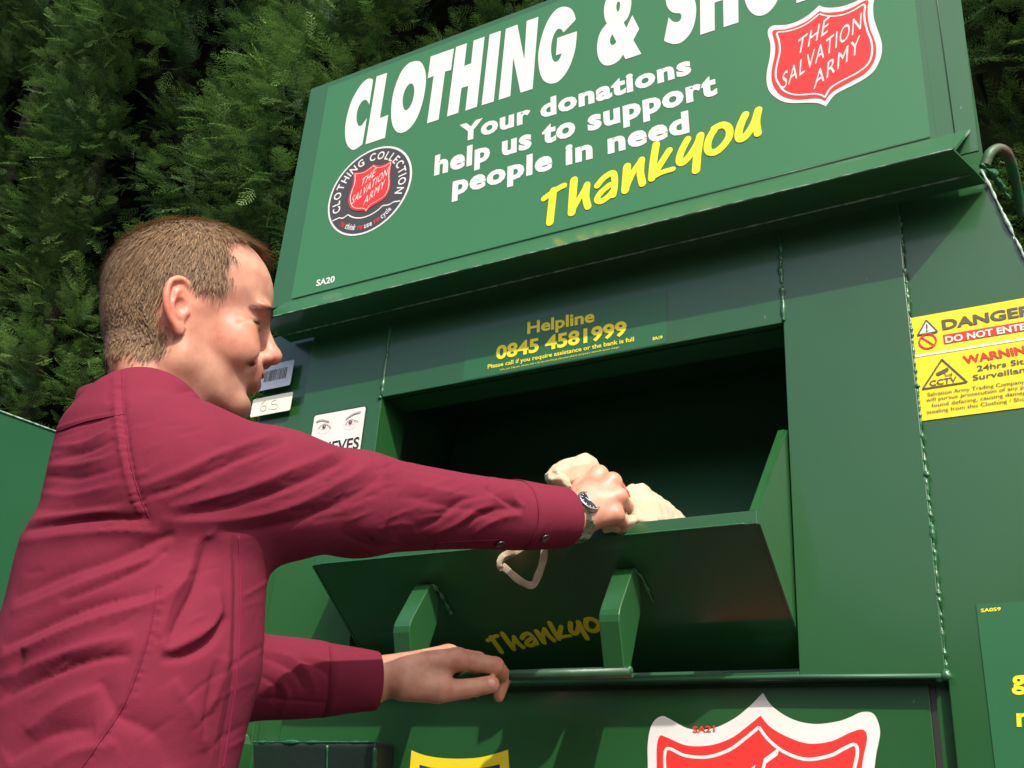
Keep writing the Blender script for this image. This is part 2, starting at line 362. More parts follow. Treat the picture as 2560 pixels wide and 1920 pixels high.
glyph([[(1185 + 215 * math.cos(t) , -180 + 348 * math.sin(t) - 70 * math.cos(t)) for t in np.linspace(0, 2 * math.pi, 28, endpoint=False)],
       [(1185 + 70 * math.cos(t), -180 + 140 * math.sin(t) - 22 * math.cos(t)) for t in np.linspace(0, 2 * math.pi, 16, endpoint=False)]], Dz)
glyph([c_([(1553,35),(1830,-60),(1828,-170),(1700,-130),(1700,-220),(1800,-255),(1800,-350),(1698,-315),(1697,-400),(1820,-440),(1818,-560),(1548,-470)])], Dz)
# message: heavy sans
hb = .046
w.build('white_lettering', m_white, board, recalc=False); w = MB()
text(w, 'Your donations', PB, (1147, 358), (1729, 184), (2, -48), .0016, hb, spacing=1.10)
text(w, 'help us to support', PB, (1085, 440), (1794, 236), (3, -54), .0016, hb, spacing=1.10)
text(w, 'people in need', PB, (1130, 490), (1724, 331), (3, -54), .0016, hb, spacing=1.10)
w.build('white_lettering', m_white, board, recalc=False); w = MB()
text(w, 'SA20', PB, (790, 716), (836, 705), (2, -17), .0016, .03)
w.build('white_lettering', m_white, board, recalc=False)
TY = [([(75,940),(150,885),(225,835),(268,815)],50),([(165,865),(150,1000),(132,1165)],64),([(362,765),(350,900),(340,1072)],66),([(340,1072),(400,960),(485,810)],44),([(485,810),(475,930),(495,1015)],58),
      ([(585,815),(650,740),(735,700),(750,800),(735,905)],54),([(700,812),(620,880),(582,945),(620,965),(690,920),(738,860)],50),([(868,635),(860,740),(850,860)],64),([(850,860),(920,700),(1005,572)],50),([(1005,572),(995,690),(1015,795)],58),
      ([(1145,425),(1120,580),(1105,745)],60),([(1270,480),(1200,590),(1140,690)],54),([(1115,735),(1200,690),(1305,658)],42),([(1445,375),(1390,480),(1365,570),(1392,598),(1450,550),(1530,430),(1567,340)],56),([(1567,340),(1540,500),(1525,670)],62),
      ([(1700,270),(1780,237),(1838,270),(1840,350),(1780,440),(1710,495),(1650,492),(1635,440),(1655,360),(1712,265)],56),([(1995,140),(1950,240),(1930,330),(1950,372),(2010,330),(2080,220),(2120,95)],58),([(2120,95),(2100,210),(2115,318)],56)]
y_ = MB()
for pts, wd in TY: stroke(y_, PB, pts, wd / 3.8138 / 1080, .0018, conv=Ez)
y_.build('yellow_lettering', m_yellow_d, board)

# ---- shield emblem, traced once, laid where it stands
SH_O = [(880,88,1),(960,118),(1100,122),(1250,95),(1400,40),(1480,0),(1560,-45),(1640,-60),(1690,-10),(1680,90),(1685,250),(1720,380),(1770,520),(1805,640),(1808,780),(1770,920),(1690,1060),(1560,1170),(1400,1260),(1250,1335),(1130,1400),(1060,1470),(980,1585,1),(930,1560),(850,1535),(700,1530),(500,1535),(350,1515),(230,1450),(150,1370),(110,1270),(100,1150),(115,1020),(145,880),(160,740),(150,620),(120,520),(130,440),(190,390),(260,382),(400,375),(560,325),(700,245),(800,165)]
SH_R = [(885,175,1),(960,195),(1080,195),(1230,175),(1380,120),(1500,50),(1580,15),(1612,40),(1600,130),(1605,290),(1640,450),(1700,600),(1725,720),(1715,860),(1650,1000),(1540,1110),(1400,1190),(1250,1270),(1100,1355),(1030,1420),(968,1505,1),(900,1470),(800,1465),(600,1480),(450,1470),(320,1420),(240,1340),(190,1240),(175,1120),(190,980),(220,850),(232,720),(215,600),(190,510),(200,465),(250,455),(400,440),(560,390),(700,320),(800,245)]
SH_L = [(885,220,1),(960,245),(1080,255),(1230,235),(1380,175),(1470,120),(1535,85),(1560,110),(1548,200),(1555,320),(1600,490),(1650,620),(1665,740),(1645,880),(1580,990),(1450,1090),(1300,1170),(1150,1250),(1040,1330),(968,1455,1),(900,1420),(800,1405),(600,1420),(460,1405),(350,1350),(290,1270),(245,1180),(240,1060),(265,930),(295,800),(298,700),(280,600),(255,520),(280,490),(400,480),(560,435),(700,365),(800,290),(885,220,1)]
def shield(parent, plane, amap, wh=True, off=.0016, label=None, line_w=.0032, name='shield_logo'):
    """amap: plane-coordinate (x,z) of the board emblem -> 3-D on the target plane"""
    mb = MB()
    def loop(L, k): return [amap(PB.on(*Fz(p)[:2])) - 0 + plane.n * k for p in catmull([p for p in L])]
    if wh:
        vs, fs = filled([loop(SH_O, off)], plane.n); mb.add(vs, fs, 0)
    vs, fs = filled([loop(SH_R, off + .0005)], plane.n); mb.add(vs, fs, 1)
    C = catmull(SH_L, closed=False); P3 = [amap(PB.on(*Fz(p)[:2])) + plane.n * (off + .0009) for p in C]
    mb.tube(P3, line_w / 2, seg=6, flat=(plane.n, .0003), mi=2)
    for t_, BL, BR, UP, bo in (('THE', (535, 850), (1005, 490), (45, -262), 0), ('SALVATION', (325, 1345), (1500, 440), (22, -262), 0), ('ARMY', (800, 1335), (1478, 775), (20, -262), 0)):
        V, F = glyphs(t_, bo, 1.12); O = PB.on(*Fz(BL)[:2]); U = PB.on(*Fz(BR)[:2]) - O; Vv = PB.on(*Fz((BL[0] + UP[0], BL[1] + UP[1]))[:2]) - O
        x0, x1 = V[:, 0].min(), V[:, 0].max()
        Q = [amap(O + U * ((p[0] - x0) / (x1 - x0)) + Vv * (p[1] / CAPH)) + plane.n * (off + .0009) for p in V]
        mb.add(Q, F, 2)
    return mb.build(name, [m_white, m_red, m_white], parent, recalc=False, label=label)
shield(board, PB, lambda p: p, label='white bordered red shield at the right of the sign board')
def affine(src, dst, plane):
    """map in-plane affine from three board points to three target points"""
    a = np.array([[p[0], p[2], 1] for p in src]); dst = np.array(dst); X = np.linalg.solve(a, dst)
    return lambda p: np.array([p[0], p[2], 1]) @ X
sh3 = [PB.on(*Fz(q)[:2]) for q in ((880, 88), (190, 388), (1640, -60))]
# round emblem
rc = PB.on(924, 477); ra = .5 * np.linalg.norm(PB.on(819, 527) - PB.on(1029, 427)) * 1.0
top_ = PB.on(966, 366); bot_ = PB.on(877, 590); rr = (.5 * np.linalg.norm(top_ - bot_) + ra) / 2
rd = MB()
def circ(r, k=64): return [rc + np.array([math.cos(t) * r, 0, math.sin(t) * r]) for t in np.linspace(0, 2 * math.pi, k, endpoint=False)]
def disc(mb, pts, off, mi): vs, fs = filled([[p + PB.n * off for p in pts]], PB.n); mb.add(vs, fs, mi)
disc(rd, circ(rr), .0016, 0); disc(rd, circ(rr * .955), .0021, 1)
def arc_text(mb, txt, r, a0, a1, h, off, mi, top=True, bold=.02):
    """letters round the ring from angle a0 to a1 (degrees)"""
    ws = []
    for ch in txt:
        if ch == ' ': ws.append((None, None, .38)); continue
        V, F = glyphs(ch, bold); ws.append((V, F, V[:, 0].max() - V[:, 0].min() + .13))
    tot = sum(x[2] for x in ws); acc = 0
    for V, F, wdt in ws:
        a = math.radians(a0 + (a1 - a0) * (acc + wdt / 2) / tot); acc += wdt
        if V is None: continue
        sc = h / CAPH; er = np.array([math.cos(a), 0, math.sin(a)]); et = np.array([math.sin(a), 0, -math.cos(a)])
        if not top: er, et = -er, -et
        cx_ = (V[:, 0].max() + V[:, 0].min()) / 2; xs_ = abs(math.radians(a1 - a0)) * r / tot
        base = rc + (er * r if top else -er * r) + PB.n * off
        mb.add([base + et * (p[0] - cx_) * min(sc * 1.1, xs_) + er * p[1] * sc for p in V], F, mi)
arc_text(rd, 'CLOTHING COLLECTION', rr * .70, 206, -24, rr * .185, .0026, 0)
arc_text(rd, 're:', rr * .88, 226, 236, rr * .13, .0026, 2, top=False); arc_text(rd, 'think', rr * .88, 237, 257, rr * .13, .0026, 0, top=False)
arc_text(rd, 're:', rr * .88, 260, 270, rr * .13, .0026, 2, top=False); arc_text(rd, 'use', rr * .88, 271, 284, rr * .13, .0026, 0, top=False)
arc_text(rd, 're:', rr * .88, 287, 297, rr * .13, .0026, 2, top=False); arc_text(rd, 'cycle', rr * .88, 298, 316, rr * .13, .0026, 0, top=False)
pol = lambda r, a: rc + np.array([math.cos(math.radians(a)) * r, 0, math.sin(math.radians(a)) * r]) + PB.n * .0026
ln = [pol(rr * .94, 209)] + [pol(rr * .78, 213), pol(rr * .74, 217)] + [pol(rr * .66, a) for a in range(219, 325, 7)] + [pol(rr * .76, 326), pol(rr * .79, 331), pol(rr * .95, 333)]
ln = [pol(rr * .94, 211), pol(rr * .80, 215), pol(rr * .74, 222)] + [pol(rr * .62, a) for a in range(226, 315, 7)] + [pol(rr * .74, 318), pol(rr * .80, 325), pol(rr * .94, 329)]
rd.tube(ln, .0016, seg=6, flat=(PB.n, .0003), mi=0)
emb = rd.build('round_emblem', [m_white, m_logo_grey, m_red], board, recalc=False)
k_ = rr * .60 / .5 / np.linalg.norm(sh3[1] - sh3[2]) * .80
fc = PB.on(*Fz((950, 800))[:2])
am = lambda p: rc + (p - fc) * k_ + np.array([.004, 0, .006])
shield(emb, PB, am, wh=False, off=.0026, line_w=.0014, name='shield_logo', label='small red shield inside the round emblem')

# ---- helpline sticker
H = zone(1150, 700, 3.687); st = MB()
PH = Plane((0, -.0012, 0), (0, -1, 0))
a_ = PH.on(1158, 948); b_ = PH.on(1667, 857); c2 = PH.on(1667, 728)
st.add([(a_[0], -.0018, b_[2]), (b_[0], -.0018, b_[2]), (b_[0], -.0018, c2[2]), (a_[0], -.0018, c2[2])], [(0, 1, 2, 3)])
hs = st.build('helpline_sticker', m_vinyl2, bank, recalc=False)
w = MB()
text(w, 'Helpline', PH, H((620, 500)), H((1240, 385)), (.5, -32), .0012, .028)
text(w, '0845 4581999', PH, H((330, 737)), H((1538, 508)), (1.5, -37), .0012, .035)
text(w, 'Please call if you require assistance or the bank is full', PH, H((255, 818)), H((1605, 562)), (.3, -11), .0012, .02)
text(w, "Calls cost 3.6p per minute with a 6p service charge plus your phone company's network access charge.", PH, H((365, 836)), H((1470, 624)), (.2, -4.5), .0012, .0)
text(w, 'SA19', PH, H((1775, 556)), H((1866, 540)), (.1, -8.5), .0012, .04)
w.build('yellow_lettering', m_yellow_d, hs, recalc=False)

# ---- danger sign
Gz = zone(2200, 700, 4.147); PD = F1
def rect(mb, pl, x0, x1, z0, z1, off, mi=0): mb.add([(x0, pl.p[1] - off, z0), (x1, pl.p[1] - off, z0), (x1, pl.p[1] - off, z1), (x0, pl.p[1] - off, z1)], [(0, 1, 2, 3)], mi)
tl = PD.on(*Gz((310, 400))[:2]); bl = PD.on(*Gz((408, 1468))[:2]); dx0 = (tl[0] + bl[0]) / 2
d = MB(); rect(d, PD, dx0, dx0 + .20, bl[2], tl[2], .0012, 0)
p1 = PD.on(*Gz((655, 575))[:2]); p2 = PD.on(*Gz((662, 670))[:2]); rect(d, PD, p1[0], dx0 + .188, p2[2], p1[2], .0018, 1)
p1 = PD.on(*Gz((345, 788))[:2]); p2 = PD.on(*Gz((345, 812))[:2]); rect(d, PD, dx0 + .0005, dx0 + .1995, p2[2], p1[2], .0018, 4)
text(d, 'DANGER', PD, Gz((650, 518)), Gz((1605, 357)), (-3.2, -26), .0020, .035, mi=2)
text(d, 'DO NOT ENTER', PD, Gz((680, 656)), Gz((1600, 500)), (-2, -17.5), .0024, .035, mi=3)
text(d, 'WARNING', PD, Gz((875, 872)), Gz((1640, 742)), (-6, -21), .0020, .035, mi=1)
text(d, '24hrs Site', PD, Gz((1008, 945)), Gz((1560, 858)), (-1.5, -14.5), .0020, .015, mi=2)
text(d, 'Surveillance', PD, Gz((965, 1042)), Gz((1650, 930)), (-1.5, -14.5), .0020, .015, mi=2)
text(d, 'Salvation Army Trading Company', PD, Gz((495, 1205)), Gz((1500, 1070)), (-1, -9.5), .0020, .004, mi=2)
text(d, 'will pursue prosecution of any person', PD, Gz((480, 1262)), Gz((1680, 1100)), (-1, -9.5), .0020, .004, mi=2)
text(d, 'found defacing, causing damage or', PD, Gz((537, 1318)), Gz((1660, 1160)), (-1, -9.5), .0020, .004, mi=2)
text(d, 'stealing from this Clothing / Shoe Bank', PD, Gz((487, 1388)), Gz((1740, 1215)), (-1, -9.5), .0020, .004, mi=2)
text(d, 'CCTV', PD, Gz((515, 1100)), Gz((797, 1053)), (-.5, -14), .0020, .02, mi=2)
flat(d, PD, [[Gz(p) for p in ((480,415),(597,533),(392,571))]], .0020, 3)
for pl_ in ([(480,415),(597,533),(392,571),(480,415)], [(643,820),(905,1055),(443,1128),(643,820)]):
    P3 = [PD.up(.0023).on(*Gz(p)[:2]) for p in pl_]
    for i_ in range(3): d.tube([P3[i_], P3[i_ + 1]], .0011, seg=6, flat=(PD.n, .0002), mi=2)
text(d, '!', PD, Gz((480, 537)), Gz((497, 534)), (-1, -20), .0026, .02, mi=2)
cc = PD.on(*Gz((499, 640))[:2]); rr2 = .0112
P3 = [cc + PD.n * .0023 + rr2 * np.array([math.cos(t), 0, math.sin(t)]) for t in np.linspace(0, 2 * math.pi, 33)]
d.tube(P3, .0011, seg=6, flat=(PD.n, .0002), mi=1); d.tube([P3[12], P3[28]], .0010, seg=6, flat=(PD.n, .0003), mi=1)
flat(d, PD, [[Gz(p) for p in ((578,965),(700,906),(715,930),(700,945),(605,990),(590,985))]], .0022, 2)
P3 = [PD.up(.0024).on(*Gz(p)[:2]) for p in ((672,958),(685,988),(742,978),(742,965),(745,990))]
d.tube(P3, .0007, seg=6, flat=(PD.n, .0002), mi=2)
d.build('danger_sign', [m_yellow, m_red, m_grey_print, m_white, m_cream_l], bank, recalc=False, label='yellow danger and camera warning sticker')

# ---- sticker at the lower right
d = MB(); a_ = F1.on(2440, 1510); rect(d, F1, a_[0], .034, 1.05, a_[2], .0012, 0)
text(d, 'SA059', F1, (2452, 1531), (2502, 1526.5), (-.3, -9.5), .0018, .03, mi=1)
text(d, 'g', F1, (2529, 1722), (2566, 1722), (-2, -52), .0018, .03, mi=1); text(d, 'n', F1, (2542, 1817), (2578, 1817), (-2, -52), .0018, .03, mi=1)
d.build('green_information_sticker', [m_vinyl2, m_yellow_d], bank, recalc=False, label='plain green sticker with small yellow code')

# ---- big shield on the lower panel
tg = [FL.on(1908, 1732), FL.on(1655, 1790), FL.on(2186, 1786)]
u_ = tg[2][0] - tg[1][0]; zc = (tg[1][2] + tg[2][2]) / 2
am = affine(sh3, [tg[0], np.array([tg[1][0], .0215, zc]), np.array([tg[2][0], .0215, zc])], FL)
big = shield(bank, FL, am, label='large red shield with broad white border on the lower panel', off=.0012, line_w=.0044)
w = MB(); text(w, 'SA21', FL, (1732, 1832), (1787, 1830), (0, -17), .0018, .03); w.build('red_lettering', m_red, big, recalc=False)

# ---- yellow sticker cut by the bottom of the photo
Yz = zone(600, 1500, 2.011); d = MB()
flat(d, FL, [catmull([Yz(p) for p in ((862,755,1),(920,778),(1000,793),(1100,798),(1200,792),(1280,774),(1348,752,1),(1365,1050,1),(1100,1120),(835,1050,1))])], .0012, 0)
flat(d, FL, [catmull([Yz(p) for p in ((903,828,1),(960,842),(1040,850),(1100,852),(1180,847),(1250,838),(1305,826,1),(1315,1020,1),(1100,1085),(890,1020,1))])], .0017, 1)
flat(d, FL, [catmull([Yz(p) for p in ((925,846,1),(1000,858),(1100,864),(1200,860),(1288,846,1),(1298,1010,1),(1100,1065),(908,1010,1))])], .0022, 2)
d.build('yellow_sticker', [m_yellow, m_navy, m_black], bank, recalc=False, label='yellow sticker with curved top and dark centre')

# ---- labels left of the chute
Tz = zone(600, 800, 4.1475)
def rrect(pl, P4, r=.004, off=.0010):
    """rounded rectangle through photo corners TL,TR,BR,BL; squared up in the plane"""
    Q = [pl.on(*p) for p in P4]; x0 = (Q[0][0] + Q[3][0]) / 2; x1 = (Q[1][0] + Q[2][0]) / 2; z1 = (Q[0][2] + Q[1][2]) / 2; z0 = (Q[2][2] + Q[3][2]) / 2
    out = []
    for cx_, cz_, a in ((x1 - r, z1 - r, 0), (x0 + r, z1 - r, 90), (x0 + r, z0 + r, 180), (x1 - r, z0 + r, 270)):
        out += [np.array([cx_ + r * math.cos(math.radians(a + t)), pl.p[1], cz_ + r * math.sin(math.radians(a + t))]) + pl.n * off for t in (0, 22, 45, 68, 90)]
    return out
d = MB(); vs, fs = filled([rrect(F0, [Tz((160, 490)), Tz((572, 420)), Tz((515, 690)), Tz((115, 745))])], F0.n); d.add(vs, fs, 0)
rs = np.random.RandomState(5); xx = 240
A0 = F0.on(*Tz((248, 655))); A1 = F0.on(*Tz((472, 620))); A2 = F0.on(*Tz((278, 535))); 
x = A0[0]
while x < A1[0]:
    wdt = rs.choice([.0012, .0018, .0026]); rect(d, F0, x, x + wdt, A0[2] + .001, A2[2], .0015, 1); x += wdt + rs.choice([.0010, .0016, .0022])
d.build('barcode_label', [m_blue_l, m_grey_print], bank, recalc=False)
d = MB(); vs, fs = filled([rrect(F0, [Tz((140, 820)), Tz((562, 750)), Tz((512, 950)), Tz((110, 1000))])], F0.n); d.add(vs, fs, 0)
stroke(d, F0, [Tz(p) for p in ((265,835),(225,870),(210,920),(235,945),(268,925),(262,890),(225,900))], .0016, .0014, 1)
stroke(d, F0, [Tz(p) for p in ((300,918),(303,922))], .0016, .0014, 1)
stroke(d, F0, [Tz(p) for p in ((375,828),(335,845),(330,875),(375,872),(388,900),(360,925),(320,925))], .0016, .0014, 1)
d.build('number_label', [m_cream_l, m_pencil], bank, recalc=False, label='cream label with handwritten number')
# ---- thieves sticker: eyes over lettering
d = MB(); c4 = [Tz((765, 985)), Tz((1322, 885)), Tz((1235, 1500)), Tz((680, 1600))]
vs, fs = filled([rrect(F0, c4, .006, .0010)], F0.n); d.add(vs, fs, 1)
c4 = [Tz((772, 995)), Tz((1312, 900)), Tz((1228, 1490)), Tz((690, 1588))]
vs, fs = filled([rrect(F0, c4, .005, .0014)], F0.n); d.add(vs, fs, 0)
def disc_px(c, rx, mi, off, sy=1.0, k=18):
    cc = F0.on(*Tz(c)); d_ = [cc + F0.n * off + np.array([rx * math.cos(t), 0, rx * sy * math.sin(t)]) for t in np.linspace(0, 2 * math.pi, k, endpoint=False)]
    vs, fs = filled([d_], F0.n); d.add(vs, fs, mi)
for (cx_, cy_) in ((880, 1112), (1152, 1068)):
    disc_px((cx_, cy_ + 8), .0185, 2, .0017, .70); disc_px((cx_, cy_ + 4), .0092, 0, .0020, .50)
    disc_px((cx_, cy_), .0046, 3, .0023); disc_px((cx_, cy_ - 2), .0022, 1, .0026); disc_px((cx_ + 4, cy_ - 6), .0009, 0, .0029)
stroke(d, F0, [Tz(p) for p in ((815,1125),(845,1092),(885,1078),(925,1100),(940,1120))], .0011, .0030, 4)
stroke(d, F0, [Tz(p) for p in ((1095,1085),(1120,1048),(1160,1035),(1205,1045),(1225,1050))], .0011, .0030, 4)
stroke(d, F0, [Tz(p) for p in ((795,1052),(850,1035),(920,1052))], .0026, .0030, 5); stroke(d, F0, [Tz(p) for p in ((1100,1025),(1170,975),(1250,948))], .0026, .0030, 5)
text(d, 'THIEVES', F0, Tz((716, 1418)), Tz((1228, 1332)), (4.5, -31), .0018, .022, mi=1)
d.build('thieves_sticker', [m_white, m_black, m_skinprint, m_iris, m_grey_print, mat('soft_grey_print', (.36, .31, .30), rough=.4)], bank, recalc=False, label='white sticker with staring eyes and black lettering')

# ---- chute door (tilting hopper)
YT, ZTd = -.142, 1.521
DN = np.array([0, -.58, -.815]); DN /= np.linalg.norm(DN)
PDo = Plane((0, YT, ZTd), DN)
xl, xr = -1.125, -.394
door = MB()
yb, zb = .062, 1.376
sheet_ = [(YT, ZTd), (YT, ZTd + .018), (YT + .004, ZTd + .018), (YT + .004, ZTd + .003), (yb + .003, zb + .004), (yb, zb)]
door.prism([(xl, y, z) for y, z in sheet_], (xr - xl, 0, 0))
dr = door.build('chute_door', m_paint, bank, bevel=.0008)
for x, nm in ((xr + .0002, 1), (xl - .0042, 0)):
    f_ = MB(); f_.prism([(x, YT, ZTd - .001), (x, YT, ZTd + .018), (x, .006, 1.708), (x, .03, 1.70), (x, yb, zb)], (.004, 0, 0))
    f_.build('side_flange', m_paint, dr)
    f_ = MB(); xa = x - .010 if nm else x + .0042
    q = [(YT + .001, ZTd + .0185), (.004, 1.7085), (.008, 1.704), (YT + .005, ZTd + .0185)]
    f_.prism([(xa, y, z) for y, z in q], (.0098, 0, 0)); f_.build('flange_rim', m_paint, dr)
bead('weld_bead', [(-.70, YT - .001, ZTd + .001), (-.41, YT - .001, ZTd + .001)], .0012, parent=dr, amp=.3, n=60, seed=21)
bead('weld_bead', [(-1.11, YT - .001, ZTd + .001), (-.73, YT - .001, ZTd + .001)], .0010, parent=dr, amp=.3, n=60, seed=22)
hw = .03
for x in (-.581, -.918):
    q = [(-.0995, 1.4885), (-.107, 1.483), (-.140, 1.429), (-.1445, 1.421), (-.1468, 1.413), (-.1465, 1.404), (-.124, 1.336), (-.112, 1.337), (-.078, 1.430), (-.080, 1.4735)]
    br = MB(); br.prism([(x, y, z) for y, z in q], (-hw, 0, 0)); bo = br.build('bracket', m_paint, dr, bevel=.0015)
    bead('weld_bead', [(x - .002, -.098, 1.486), (x + .004, -.085, 1.478), (x + .006, -.05, 1.452)], .0028, parent=dr, amp=.5, n=24, seed=int(-x * 100))
hb_ = MB(); hb_.tube([(-.952, -.122, 1.343), (-.574, -.122, 1.343)], .0072, seg=16)
bar = hb_.build('grip_bar', mat('worn_green_bar', (.010, .055, .022), rough=.42, vary=(30, (.030, .07, .036), .2), bump=[(90, .3, .002)]), dr, smooth=True)
bead('weld_bead', [(-.576, -.126, 1.349), (-.576, -.116, 1.338)], .004, parent=dr, amp=.4, n=10, seed=33)
# writing on the door, same hand as on the board
src = [PB.on(*Ez(q)[:2]) for q in ((45, 940), (1740, 370), (1145, 400))]
dst = [PDo.on(1213, 1600), PDo.on(1481, 1562), PDo.on(1372, 1554)]
amd = affine(src, dst, PDo)
y_ = MB()
for pts, wd in TY:
    stroke(y_, PB, pts, wd / 3.8138 / 900 * .50, 0, conv=Ez, mapf=lambda p: DN if isinstance(p, str) else amd(p) + DN * (.0006 + .00003 * _k[0]), thick=.0003)
y_.build('yellow_lettering', m_yellow_d, dr)
# ---- lifting loop on the right shoulder of the body
def P_(px, py, y):
    return Plane((0, y, 0), (0, -1, 0)).on(px, py)
lp = [P_(2462, 415, .06), P_(2474, 385, .06), P_(2495, 372, .07), P_(2514, 380, .08), P_(2526, 405, .10), P_(2536, 440, .13), P_(2548, 500, .17), P_(2556, 540, .19)]
C3 = [np.array(p) for p in lp]
def cm3(P, n=8):
    out = []; P = [np.array(p, float) for p in P]
    for i in range(len(P) - 1):
        p0, p1, p2, p3 = P[max(i - 1, 0)], P[i], P[i + 1], P[min(i + 2, len(P) - 1)]
        for k in range(n):
            t = k / n; out.append(.5 * (2 * p1 + (p2 - p0) * t + (2 * p0 - 5 * p1 + 4 * p2 - p3) * t * t + (-p0 + 3 * p1 - 3 * p2 + p3) * t ** 3))
    return out + [P[-1]]
lo = MB(); lo.tube(cm3(C3), .0080, seg=12)
lo.build('lifting_loop', mat('rusty_green_bar', (.025, .13, .06), rough=.5, vary=(16, (.10, .075, .040), .10), bump=[(80, .6, .003)]), bank, smooth=True)
bead('weld_bead', [P_(2452, 412, .03), P_(2478, 432, .06), P_(2500, 462, .10), P_(2522, 498, .13)], .005, amp=.8, n=40, seed=41)
# ---- latch housing and post at the lower left
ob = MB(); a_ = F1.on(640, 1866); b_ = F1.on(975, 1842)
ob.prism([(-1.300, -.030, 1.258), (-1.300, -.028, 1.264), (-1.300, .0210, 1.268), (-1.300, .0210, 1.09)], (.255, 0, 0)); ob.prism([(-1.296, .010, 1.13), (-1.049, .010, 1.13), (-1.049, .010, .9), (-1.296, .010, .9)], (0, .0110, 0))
lh = ob.build('latch_housing', mat('dark_housing', (.016, .028, .024), rough=.4, bump=[(60, .3, .003)]), bank, bevel=.004)  # even near-black green over the whole housing
bead('weld_bead', [(-1.302, -.029, 1.262), (-1.04, -.029, 1.264)], .0020, parent=lh, amp=.9, n=60, seed=51)
bead('weld_bead', [(-1.047, -.028, 1.256), (-1.049, .004, 1.10)], .0026, parent=lh, amp=.8, n=40, seed=52)
bead('weld_bead', [(-1.140, -.030, 1.258), (-1.146, .002, 1.12)], .0018, parent=lh, amp=.4, n=40, seed=53)
ob = MB(); ob.prism([(-1.46, -.03, 1.285), (-1.352, -.03, 1.285), (-1.342, -.026, 1.275), (-1.338, -.020, 1.262), (-1.345, -.020, .9), (-1.46, -.03, .9)], (0, .031, 0))
ob.build('corner_post', m_paint, bank, bevel=.003)

# ------------------------------------------------------------------ neighbouring bank at the far left
nb = empty('recycling_bank', (-2.4, .3, 0), 'plain green steel bank at the left edge behind the man', 'recycling bank')
def nz(y): return 1.787 + (y + .29) * .02
q = [(-.75, 1.762), (.6, 1.835), (.6, .05), (-.75, .05)]
ob = MB(); ob.prism([(-1.70, y, z) for y, z in q], (-1.3, 0, 0)); ob.build('body', mat('neighbour_green_paint', (.012, .085, .034), rough=.36, vary=(2, (.016, .10, .042), .3), bump=[(6, .08, .003)]), nb, bevel=.004)
ob = MB(); ob.tube([(-1.699, -.75, 1.762), (-1.699, .6, 1.835)], .0018, seg=8); ob.build('top_edge', m_rustedge, nb, smooth=True)

# ------------------------------------------------------------------ unseen tree line added behind the photographer to darken low reflections in the gloss paint
rs = np.random.RandomState(77); tv, tf = [], []; nx_t = 150
for i in range(nx_t):
    x = -70 + 140 * i / (nx_t - 1); h_ = 12.0 + 1.8 * math.sin(x * .21) + 1.1 * math.sin(x * .57 + 1) + rs.uniform(-.5, .5); y_b = -34 + 2 * math.sin(x * .3)
    for f_, dy_ in ((0, 0), (.35, 1.2), (.7, .9), (.92, .1), (1.0, -1.6), (.0, -3.5)): tv.append((x + rs.uniform(-.3, .3), y_b + dy_ + rs.uniform(-.3, .3), h_ * f_))
for i in range(nx_t - 1):
    for k in range(5): tf.append((i * 6 + k, (i + 1) * 6 + k, (i + 1) * 6 + k + 1, i * 6 + k + 1))
ft = MB().add(tv, tf).build('unseen_trees', mat('unseen_foliage', (.022, .036, .016), rough=1, spec=0, vary=(.8, (.040, .058, .024), .2)))
ft['label'] = 'dark unseen tree line added behind the camera to darken the paint reflections'; ft['category'] = 'trees'; ft['kind'] = 'stuff'
